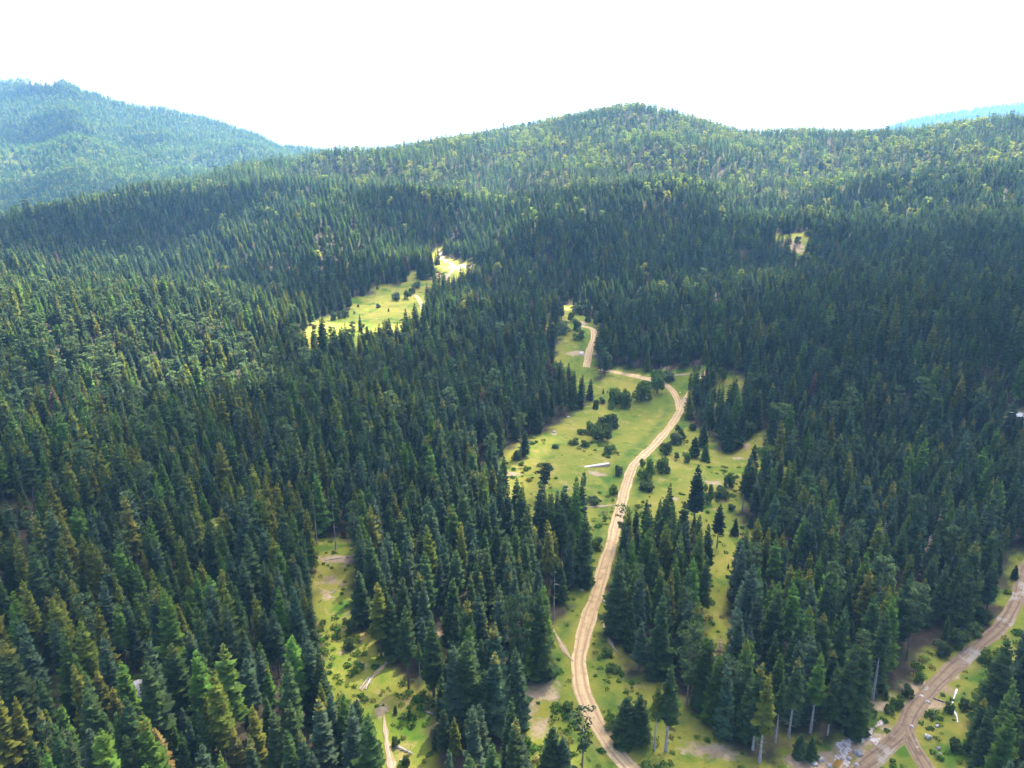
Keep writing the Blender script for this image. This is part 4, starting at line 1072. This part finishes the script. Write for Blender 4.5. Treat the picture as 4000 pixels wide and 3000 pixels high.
# young spruces in the grass
SAP = [(2356,1538,20,'at the top of the meadow, taller of two'),(2374,1534,12,'at the top of the meadow, smaller of two'),(2844,2222,22,'on the grass strip, left of two'),(2872,2222,26,'on the grass strip, right of two'),
       (2856,2260,18,'lowest on the grass strip'),(2858,2295,40,'beside the lower grass strip'),(2930,2060,60,'above the grass strip'),(2870,2090,70,'left of the grass strip tree'),(1545,2790,40,'in the lower glade'),(1600,2800,36,'right in the lower glade'),
       (2640,2790,45,'on the bottom slope'),(3360,2870,60,'by the stream bed'),(3120,2960,110,'at the bottom edge, left of two'),(3165,2965,105,'at the bottom edge, right of two'),(3460,2730,40,'under the white trunk'),(3960,2262,60,'where the muddy road leaves the frame'),
       (1585,1100,38,'standing dark before the far forest'),(1512,1284,36,'at the lower rim of the far meadow'),(1408,1292,60,'largest at the lower rim of the far meadow'),(2545,2655,70,'below the dark spruces right of the road'),(3040,962,20,'in the hillside clearing'),(1712,1035,60,'in the far track opening')]
sg = ground([s[0] for s in SAP], [s[1] for s in SAP]); sd = project(sg)[2]
for k, (s_, p, d) in enumerate(zip(SAP, sg, sd)):
    h = s_[2] / FPX * d * 1.05
    cm, tm = SPR_ME[(2, 7, 0)[k % 3]]
    add_tree('young_spruce', 'tree', (cm, tm[0]), p, h, 22.0, 1.6 if h < 8 else 1.2, rs.uniform(0, 6), tuple(np.array(DG) * rs.uniform(0.9, 1.5)), 0.0, 'small pointed young spruce %s' % s_[3], 'young spruces in the grass')

# ------------------------------------------------------------------ undergrowth in the clearings (nobody could count it)
und = bpy.data.collections.new('herb_shapes')
for i in range(5):
    mb = MB()
    leaf_clump(mb, (0, 0, 0.22), 0.5, 34, [0.16, 0.22, 0.13, 0.18, 0.25][i], rs, flat=0.6, tilt_up=0.4)
    o = mb.build('a_herb_%d' % i, [M_LEAFI], link=False); und.objects.link(o)
xs = rs.uniform(-260, 320, 90000); ys = 105 + 480 * rs.uniform(0, 1, 90000) ** 1.3
dens = (ys < 260) * 0.05 + (ys < 330) * 0.30 * (n_col2(xs, ys) > 0.75) + 0.35 * np.clip(1.3 - ys / 230, 0, 1)
ok = (rs.random(len(xs)) < dens * np.clip(150 / ys, 0, 1))
xs, ys = xs[ok], ys[ok]
ok = in_clearing(xs, ys, 1.0); xs, ys = xs[ok], ys[ok]
bb = np.zeros(xs.shape)
for (u, v, rx, ry, s_), p in zip(BARE, BX): bb = np.maximum(bb, s_ * np.exp(-(((xs - p[0]) / rx) ** 2 + ((ys - p[1]) / ry) ** 2)))
ok = (road_dist(xs, ys) > 0.5) & (bb < 0.35); xs, ys = xs[ok], ys[ok]
n_ = len(xs)
uz = H(xs, ys)
us_ = rs.uniform(0.6, 1.7, n_) * (1 + 0.5 * (n_col2(xs, ys) > 0.55))
vt = rs.random(n_)[:, None]
ut = np.where(vt < 0.55, np.array([0.055, 0.125, 0.016]), np.where(vt < 0.85, np.array([0.11, 0.165, 0.025]), np.array([0.20, 0.18, 0.05]))) * rs.uniform(0.8, 1.2, (n_, 1))
tag(scatter('undergrowth', np.stack([xs, ys, uz - 0.03], -1), rs.integers(0, 5, n_), np.stack([0 * xs, 0 * xs, rs.uniform(0, 6.28, n_)], -1), np.stack([us_, us_, us_ * rs.uniform(0.6, 1.3, n_)], -1), ut, np.zeros(n_), und), 'leafy weeds and herbs growing in the grass of the clearings', 'undergrowth', kind='stuff')
print('HERBS', n_)

# ------------------------------------------------------------------ rocks
def rock(name, p, w, h, mat, label, group=None, rz=0.0, sx=1.0):
    import bmesh
    bm = bmesh.new(); bmesh.ops.create_icosphere(bm, subdivisions=4, radius=1)
    r = np.random.default_rng(int(abs(p[0] * 91 + p[1] * 17)) + 3)
    ks = r.normal(size=(9, 3)) * 1.7; ph = r.uniform(0, 6.28, 9)
    cuts = r.normal(size=(7, 3)); cuts /= np.linalg.norm(cuts, axis=1, keepdims=True); cd = r.uniform(0.62, 0.9, 7)
    for v in bm.verts:
        c = np.array(v.co)
        c = c * (1 + 0.10 * np.sin(ks @ c + ph).sum() / 3)
        for n, d in zip(cuts, cd):
            q = c @ n
            if q > d: c = c - n * (q - d) * 0.9
        c[2] = max(c[2], -0.45)
        v.co = c
    for v in bm.verts: v.co = Vector((v.co.x * w / 2 * sx, v.co.y * w / 2, v.co.z * h * 0.75))
    me = bpy.data.meshes.new(name); bm.to_mesh(me); bm.free(); me.materials.append(mat)
    o = bpy.data.objects.new(name, me); COL.objects.link(o)
    o.location = (p[0], p[1], p[2] + h * 0.15); o.rotation_euler = (0, 0, rz)
    return tag(o, label, 'rock', group)
ROCKS = [(535,2712,96,60,0,'large whitish boulder showing between spruces on the left hillside'),(655,2795,110,75,0,'grey outcrop half hidden by a spruce below the whitish boulder'),(700,2765,30,25,0,'small pale rock right of the grey outcrop'),(582,2715,40,26,0,'pale rock leaning on the whitish boulder'),
 (3623,2882,26,22,0,'white angular stone in the grass right of the muddy fork'),(3661,2838,15,12,0,'small white stone uphill of the angular one'),(3562,2840,14,10,0,'pale stone lying on the muddy fork itself'),(3355,2945,34,24,1,'grey boulder on the grass island beside the stream bed'),
 (3302,2915,16,10,1,'flat stone at the bend of the stream bed'),(3295,2935,14,10,1,'stone in the stream bed below the bend'),(3318,2965,20,12,1,'rubble block low in the stream bed'),(3290,2968,16,10,1,'brown stone beside the ochre puddle'),(3345,2990,20,12,1,'rubble stone at the bottom frame edge by the track'),
 (3205,2968,30,16,1,'broken stone left of the ochre puddle'),(3180,2985,24,14,1,'rough stone furthest left in the washed out ground'),(3240,2990,22,12,1,'rough stone between the puddle and the bottom edge'),(3665,2925,16,12,1,'brown stone right of the wet track'),(3672,2945,10,8,0,'white pebble like stone right of the wet track'),
 (3582,2920,10,6,0,'white stone on the wet grey track'),(3625,2745,20,10,1,'earthy lump on the bank right of the muddy road'),(3600,2722,16,8,0,'pale stone on the left bank of the muddy road'),(2663,1560,7,6,0,'white marker stone on the grass inside the road fork'),(2656,1534,6,4,0,'second pale stone higher on the grass wedge'),
 (2360,2350,9,7,0,'pale stone at the right edge of the dirt road'),(2357,2335,7,6,0,'small pale stone above another at the road edge'),(2272,2307,14,8,1,'reddish stone in the left verge of the road'),(2218,1910,7,4,0,'white speck of stone in the lower meadow'),(2280,1934,7,4,0,'white stone below the meadow speck'),
 (2165,1690,14,8,1,'grey stone heap on the left meadow edge'),(2220,1630,12,6,1,'grey stones near the upper left meadow edge'),(2235,1648,12,5,1,'flat grey stone below the upper left meadow edge')]
rg = ground([r_[0] for r_ in ROCKS], [r_[1] for r_ in ROCKS]); rdp = project(rg)[2]
for k, (r_, p, d) in enumerate(zip(ROCKS, rg, rdp)):
    rock('rock', p, r_[2] / FPX * d, max(0.35, r_[3] / FPX * d), (M_ROCK, M_ROCKD)[r_[4]], r_[5], None, k * 1.3, 1.15)

# ------------------------------------------------------------------ fallen timber and stumps
def log(name, u0, v0, u1, v1, r0, r1, label, mat=M_DEADW, stubs=5, z=0.15):
    a, b = ground([u0, u1], [v0, v1])
    pts = [a * (1 - t) + b * t for t in np.linspace(0, 1, 7)]
    o0 = np.array([a[0], a[1], a[2]])
    for q in pts: q[2] = H(q[0], q[1]) + z
    mb = MB(); mb.tube([q - o0 for q in pts], list(np.linspace(r0, r1, 7)), 7)
    for k in range(stubs):
        t = random.uniform(0.25, 0.95); q = a * (1 - t) + b * t; q[2] = H(q[0], q[1]) + z
        an = random.uniform(0, 6.28); ln = random.uniform(0.5, 1.8)
        mb.tube([q - o0, q - o0 + np.array([ln * math.cos(an), ln * math.sin(an), random.uniform(0.1, 0.9)])], [0.05, 0.015], 4)
    o = mb.build(name, [mat]); o.location = o0
    return tag(o, label, 'log')
log('log', 1448,2650,1428,2696,.22,.17,'thicker of two whitish logs side by side in the glade', z=.25)
log('log', 1440,2648,1405,2696,.16,.10,'thinner of two whitish logs side by side in the glade', z=.2)
log('log', 1542,2915,1612,2948,.30,.08,'fallen grey tree with bare twigs low in the glade', stubs=12, z=.35)
log('log', 1660,2782,1702,2795,.28,.2,'dark rotting log at the right of the lower glade', M_BARK)
log('log', 1300,2150,1318,2138,.15,.1,'pale stick lying at the top of the glade')
log('log', 1352,2180,1392,2168,.16,.1,'broken pale pole across the dirt at the glade top')
log('log', 1270,2190,1340,2178,.16,.12,'long pole on the bare strip at the glade top')
log('log', 1292,2320,1315,2308,.2,.12,'grey log beside the upper glade slope', stubs=8)
log('log', 1700,2745,1725,2720,.18,.1,'pale slanting log near the bare spruce foot')
log('log', 2960,1700,2990,1697,.15,.1,'thin pole on the grass behind the front spruce clump')
log('log', 3640,2728,3690,2745,.2,.12,'brown pole on the churned bank right of the muddy road', M_BARK)
log('log', 2190,1948,2215,1952,.12,.08,'thin grey stick in the lower meadow')
def stump(u, v, hpx, label, mat):
    p = ground(u, v)[0]; d = project(p)[2]; h = hpx / FPX * d
    mb = MB(); mb.tube([(0, 0, -.2), (0, 0, h * .3), (0.05, 0.02, h)], [.28, .22, .17], 8)
    mb.tube([(0.1, 0.05, h * .6), (.45, .1, h * .85)], [.06, .02], 4)
    o = mb.build('tree_stump', [mat]); o.location = p
    tag(o, label, 'stump')
stump(1411, 2512, 16, 'pale upright stump in the grass of the glade', M_DEADW)
stump(1563, 2976, 12, 'short white stump beside the egg shaped shrub', M_DEADW)
stump(1506, 2592, 6, 'tiny white stump on the glade path', M_DEADW)
# snags: bare standing trunks rising out of the forest
def snag(u, v, tv, label):
    p = ground(u, v)[0]; d = ray(u, tv); h = float(np.clip(CAM[2] + d[2] * p[1] / d[1] - p[2], 6, 26))
    mb = trunk_mb(h, .22, 7)
    for k in range(14):
        z = random.uniform(h * .4, h * .98); a = random.uniform(0, 6.28); ln = random.uniform(.4, 1.5)
        mb.tube([(0, 0, z), (ln * math.cos(a), ln * math.sin(a), z - .2 * ln)], [.045, .012], 3)
    o = mb.build('bare_trunk', [M_BARKP]); o.location = p
    tag(o, label, 'dead tree')
snag(1430, 1880, 1722, 'bare pale pole of a dead spruce above the dark forest left of the meadow')
snag(1312, 2145, 1930, 'tall grey leafless trunk at the upper end of the glade')
snag(1238, 2120, 1900, 'second grey leafless trunk, left of the glade top')
snag(2163, 2420, 2215, 'bare pale stem in front of the roadside spruces left of the road')
snag(3265, 2160, 2030, 'bare pale stem beside the thin green gap in the right stand')

# ------------------------------------------------------------------ woodpiles
def end_grain():
    m, nt = new_mat('log_ends')
    f = noise(nt, 3.0, 3, vec=pos(nt))
    out_diffuse(nt, mix(nt, f, (0.62, 0.36, 0.24), (0.80, 0.60, 0.46)), 0.9, 0.1); return m
def peeled():
    m, nt = new_mat('peeled_wood')
    f = noise(nt, 2.0, 3, vec=pos(nt))
    out_diffuse(nt, mix(nt, f, (0.62, 0.50, 0.40), (0.85, 0.78, 0.70)), 0.85, 0.1); return m
M_END, M_PEEL = end_grain(), peeled()
def woodpile(a, b, depth, height, label, r=0.13):
    a = np.array(a); b = np.array(b); ln = np.hypot(*(b - a)[:2]); ang = math.atan2(b[1] - a[1], b[0] - a[0])
    mb = MB(); n = int(ln / (2 * r)); rows = int(height / (1.78 * r))
    for j in range(rows):
        for i in range(n):
            if j == rows - 1 and random.random() < 0.18: continue
            rr = r * random.uniform(0.82, 1.05); x = (i + 0.5 + (0.5 if j % 2 else 0)) * 2 * r; z = r + j * 1.75 * r
            o = random.uniform(-.08, .08); dd_ = depth * random.uniform(.47, .52)
            base = len(mb.v); k = 7
            ring = [(x + rr * math.cos(q * 6.283 / k), yy + o, z + rr * math.sin(q * 6.283 / k)) for yy in (-dd_, dd_) for q in range(k)]
            mb.add(ring, [(q, (q + 1) % k, k + (q + 1) % k, k + q) for q in range(k)], m=0)
            mb.add(ring, [tuple(range(k - 1, -1, -1)), tuple(range(k, 2 * k))], m=1)
    o = mb.build('woodpile', [M_PEEL, M_END]); o.location = (a[0], a[1], min(a[2], b[2])); o.rotation_euler = (0, 0, ang)
    return tag(o, label, 'woodpile')
wa, wb_ = ground([2258, 2380], [1824, 1818])
woodpile(wa, wb_, 1.5, 1.25, 'long straight pile of pale cut logs lying across the meadow')
wc, wd = ground([2270, 2276], [1389, 1368])
wd = wc + (wd - wc) * 0.75
woodpile(wc, wd, 2.2, 1.7, 'short pile of whitish cut logs beside the track in the middle clearing', 0.16)

# ------------------------------------------------------------------ hut under the trees on the right
def wood_mat(name, a, b):
    m, nt = new_mat(name)
    w = N(nt, 'ShaderNodeTexWave'); w.inputs['Scale'].default_value = 2.2; w.inputs['Distortion'].default_value = 1.5; L(nt, pos(nt), w.inputs[0])
    out_diffuse(nt, mix(nt, w.outputs['Fac'], a, b), 0.9, 0.1); return m
M_WALL = wood_mat('weathered_planks', (0.20, 0.12, 0.09), (0.33, 0.22, 0.18))
m_tin, nt = new_mat('grey_roof_sheet')
w = N(nt, 'ShaderNodeTexWave'); w.inputs['Scale'].default_value = 3.0; L(nt, N(nt, 'ShaderNodeTexCoord').outputs['Object'], w.inputs[0])
out_diffuse(nt, mix(nt, noise(nt, 1.2, 4, vec=pos(nt)), (0.42, 0.42, 0.43), (0.62, 0.61, 0.60)), 0.55, 0.4, w.outputs['Fac'], 0.4, 0.03)
hp = ground(3968, 1640)[0]
hut = empty('hut', (hp[0], hp[1], hp[2]), R(-18))
tag(hut, 'small wooden hut with a pale grey sheet roof among spruces near the right frame edge', 'hut')
mb = MB(); mb.box((0, 0, 1.0), (4.2, 3.2, 2.4)); mb.add([(-2.1, -1.6, 2.2), (-2.1, 1.6, 2.2), (-2.1, 0, 3.1)], [(0, 1, 2)]); mb.add([(2.1, -1.6, 2.2), (2.1, 1.6, 2.2), (2.1, 0, 3.1)], [(2, 1, 0)])
mb.build('wall', [M_WALL], hut)
for sgn in (-1, 1):
    mb = MB(); mb.box((0, sgn * 1.0, 2.72), (5.0, 2.35, 0.07), tilt=-sgn * math.atan2(0.9, 1.6)); mb.build('roof', [m_tin], hut)
mb = MB(); mb.box((0.6, -1.63, 0.75), (0.9, 0.06, 1.9)); mb.build('door', [M_BARK], hut)

# ------------------------------------------------------------------ thin white trickle of water, ochre puddle
m_w, nt = new_mat('white_water')
out_diffuse(nt, mix(nt, ramp(nt, noise(nt, 2.2, 4, vec=pos(nt)), 0.4, 0.6), (0.45, 0.45, 0.45), (0.85, 0.85, 0.85)), 0.4, 0.4)
def ribbon(name, px, w0, mat, lift):
    a = np.array(px, float); Pn = catmull(ground(a[:, 0], a[:, 1])[:, :2], 0.6)
    T = np.gradient(Pn, axis=0); T /= np.linalg.norm(T, axis=1, keepdims=True); Nn = np.stack([T[:, 1], -T[:, 0]], -1)
    s = np.arange(len(Pn)); wv = w0 * (0.7 + 0.35 * np.sin(s * .9) + 0.25 * np.sin(s * 2.3 + 1))
    V = []
    for i in range(len(Pn)):
        for q in (-1, -.4, .4, 1):
            p = Pn[i] + Nn[i] * q * max(0.12, wv[i]); V.append((p[0], p[1], (0.07 if abs(q) < .5 else -0.03) + lift))
    V = np.array(V); V[:, 2] += H(V[:, 0], V[:, 1])
    return obj_from(name, V, [tuple(map(int, f)) for f in grid_faces(len(Pn), 4)], [mat], smooth=True)
tag(ribbon('stream', [(3738,2692),(3728,2722),(3720,2745),(3716,2760),(3728,2778),(3738,2800),(3741,2822)], 0.22, m_w, 0.05), kind='structure')
m_sb, nt = new_mat('gravel_bed')
out_diffuse(nt, mix(nt, ramp(nt, noise(nt, 1.6, 5, 0.7, pos(nt)), 0.4, 0.62), (0.30, 0.23, 0.19), (0.56, 0.50, 0.46)), 0.8, 0.2, noise(nt, 4, 4, vec=pos(nt)), 0.6, 0.1)
tag(ribbon('stream_bed', [(3285,2985),(3296,2950),(3298,2915),(3322,2892),(3362,2878),(3400,2884),(3432,2900)], 1.5, m_sb, 0.04), kind='structure')
tag(ribbon('stream_bed', [(3455,2812),(3430,2832),(3405,2848),(3390,2862)], 0.6, m_sb, 0.05), kind='structure')
m_oc, nt = new_mat('ochre_water'); out_diffuse(nt, (0.26, 0.15, 0.03), 0.15, 0.5)
tag(ribbon('water', [(3268,3000),(3276,2984),(3290,2972)], 0.9, m_oc, 0.10), kind='structure')

# ------------------------------------------------------------------ light
SUN_EL, SUN_AZ = R(60), R(34)              # azimuth measured from the viewing direction towards the right
sdir = Vector((math.sin(SUN_AZ) * math.cos(SUN_EL), math.cos(SUN_AZ) * math.cos(SUN_EL), math.sin(SUN_EL)))
sl = bpy.data.lights.new('sun', 'SUN'); sl.energy = 5.0; sl.angle = R(0.6); sl.color = (1.0, 0.95, 0.86)
so = bpy.data.objects.new('sun', sl); COL.objects.link(so); so.rotation_euler = sdir.to_track_quat('Z', 'Y').to_euler(); so.location = (0, 0, 3000)
wd_ = bpy.data.worlds.new('World'); SC.world = wd_; wd_.use_nodes = True
nt = wd_.node_tree; nt.nodes.clear()
sky = nt.nodes.new('ShaderNodeTexSky'); sky.sky_type = 'NISHITA'; sky.sun_disc = False; sky.sun_elevation = SUN_EL; sky.sun_rotation = SUN_AZ
sky.dust_density = 7.0; sky.air_density = 0.8; sky.altitude = 1200
bg = nt.nodes.new('ShaderNodeBackground'); bg.inputs[1].default_value = 0.11
wo = nt.nodes.new('ShaderNodeOutputWorld'); L(nt, sky.outputs[0], bg.inputs[0]); L(nt, bg.outputs[0], wo.inputs[0])

# haze: one closed box round the whole scene
HAZE_D = 9.5e-5
mb = MB(); mb.box((0, 3200, (-66 + 560) / 2), (9800, 7000, 626))
hz, nt = new_mat('haze_air')
pv_ = N(nt, 'ShaderNodeVolumePrincipled'); pv_.inputs['Color'].default_value = (0.27, 0.57, 1.0, 1); pv_.inputs['Density'].default_value = HAZE_D; pv_.inputs['Anisotropy'].default_value = 0.25
o_ = N(nt, 'ShaderNodeOutputMaterial'); L(nt, pv_.outputs[0], o_.inputs['Volume'])
tag(mb.build('haze', [hz]), 'thin blue haze filling the valley air', 'haze', kind='stuff')

# ------------------------------------------------------------------ clouds above, mostly over the near valley (their shade falls on it)
import bmesh
m_cl, nt = new_mat('cloud_body')
tb_ = N(nt, 'ShaderNodeBsdfTranslucent'); tb_.inputs[0].default_value = (0.97, 0.95, 0.91, 1)
tr_ = N(nt, 'ShaderNodeBsdfTransparent'); xx = N(nt, 'ShaderNodeMixShader'); xx.inputs[0].default_value = 0.50
L(nt, tr_.outputs[0], xx.inputs[1]); L(nt, tb_.outputs[0], xx.inputs[2])
o_ = N(nt, 'ShaderNodeOutputMaterial'); L(nt, xx.outputs[0], o_.inputs[0])
CLOUDS = [  # where the shade falls (ground x, y, ground height), radii, cloud height
 (20, 250, 0, 230, 190, 840), (250, 230, 0, 240, 190, 850), (-230, 185, 0, 200, 140, 835), (-20, 400, 2, 120, 70, 845), (300, 380, 15, 150, 90, 850)]
for u, v, rx, ry in [(150, 960, 90, 55), (450, 950, 90, 50), (650, 860, 70, 45), (1600, 850, 50, 55), (1150, 1140, 75, 40), (2050, 1130, 70, 60), (2500, 1010, 110, 75), (2900, 1060, 110, 75),
                     (3300, 1010, 90, 50), (3700, 1050, 110, 75), (2300, 1270, 80, 55), (2800, 1260, 100, 55), (3300, 1260, 100, 55), (3800, 1300, 100, 65), (4050, 1000, 80, 75),
                     (2600, 880, 60, 25), (3500, 760, 70, 25), (1330, 1235, 60, 30), (1500, 1140, 75, 50), (1640, 1090, 35, 30), (2250, 780, 60, 22), (900, 800, 55, 25)]:  # some unseen clouds over the far meadow are added only to dim it
    g = ground(u, v)[0]
    CLOUDS.append((g[0], g[1], g[2], rx, ry, 880))
for u, v, rx, ry in [(70, 530, 120, 95), (215, 545, 60, 60), (80, 755, 100, 95), (290, 765, 90, 75), (450, 740, 50, 45), (150, 372, 110, 55), (560, 560, 45, 40)]:
    q = (pu - u) ** 2 + (pv - v) ** 2 + np.where(HL[1][:, None] > 1, 1e6, 0)
    k = np.unravel_index(np.argmin(q), q.shape)
    CLOUDS.append((HL[2][k], HL[3][k], HL[4][k], rx, ry, 990))
bm = bmesh.new()
for k, (gx, gy, gz, rx, ry, cz) in enumerate(CLOUDS):
    off = (cz - gz) / math.tan(SUN_EL)
    cx, cyy = gx + off * math.sin(SUN_AZ), gy + off * math.cos(SUN_AZ)
    r = np.random.default_rng(700 + k)
    ks = r.normal(size=(10, 3)) * 2.6; ph = r.uniform(0, 6.28, 10)
    res = bmesh.ops.create_icosphere(bm, subdivisions=4, radius=1)
    for v in res['verts']:
        c = np.array(v.co); q = 1 + 0.085 * np.sin(ks @ c + ph).sum()
        v.co = Vector((cx + c[0] * rx * q, cyy + c[1] * ry * q, cz + c[2] * 40 * q))
me = bpy.data.meshes.new('clouds'); bm.to_mesh(me); bm.free(); me.materials.append(m_cl)
cl = bpy.data.objects.new('clouds', me); COL.objects.link(cl); tag(cl, 'white clouds above the valley shading it, some added to dim the far meadow', 'clouds', kind='stuff')


# ------------------------------------------------------------------ camera and render settings
cam = bpy.data.cameras.new('camera'); cam.sensor_width = 36; cam.lens = 36 * FPX / 4000; cam.clip_start = 1; cam.clip_end = 30000
co = bpy.data.objects.new('camera', cam); COL.objects.link(co); co.location = tuple(CAM); co.rotation_euler = (R(90) - PITCH, 0, 0)
SC.camera = co
SC.view_settings.view_transform = 'Standard'; SC.view_settings.look = 'None'; SC.view_settings.exposure = 2.55; SC.view_settings.gamma = 1
SC.view_settings.use_curve_mapping = False
SC.render.engine = 'CYCLES'
cy = SC.cycles
cy.max_bounces = 5; cy.diffuse_bounces = 1; cy.glossy_bounces = 2; cy.transmission_bounces = 3; cy.volume_bounces = 1; cy.transparent_max_bounces = 8
cy.use_denoising = True; cy.sample_clamp_indirect = 8
cy.caustics_reflective = False; cy.caustics_refractive = False
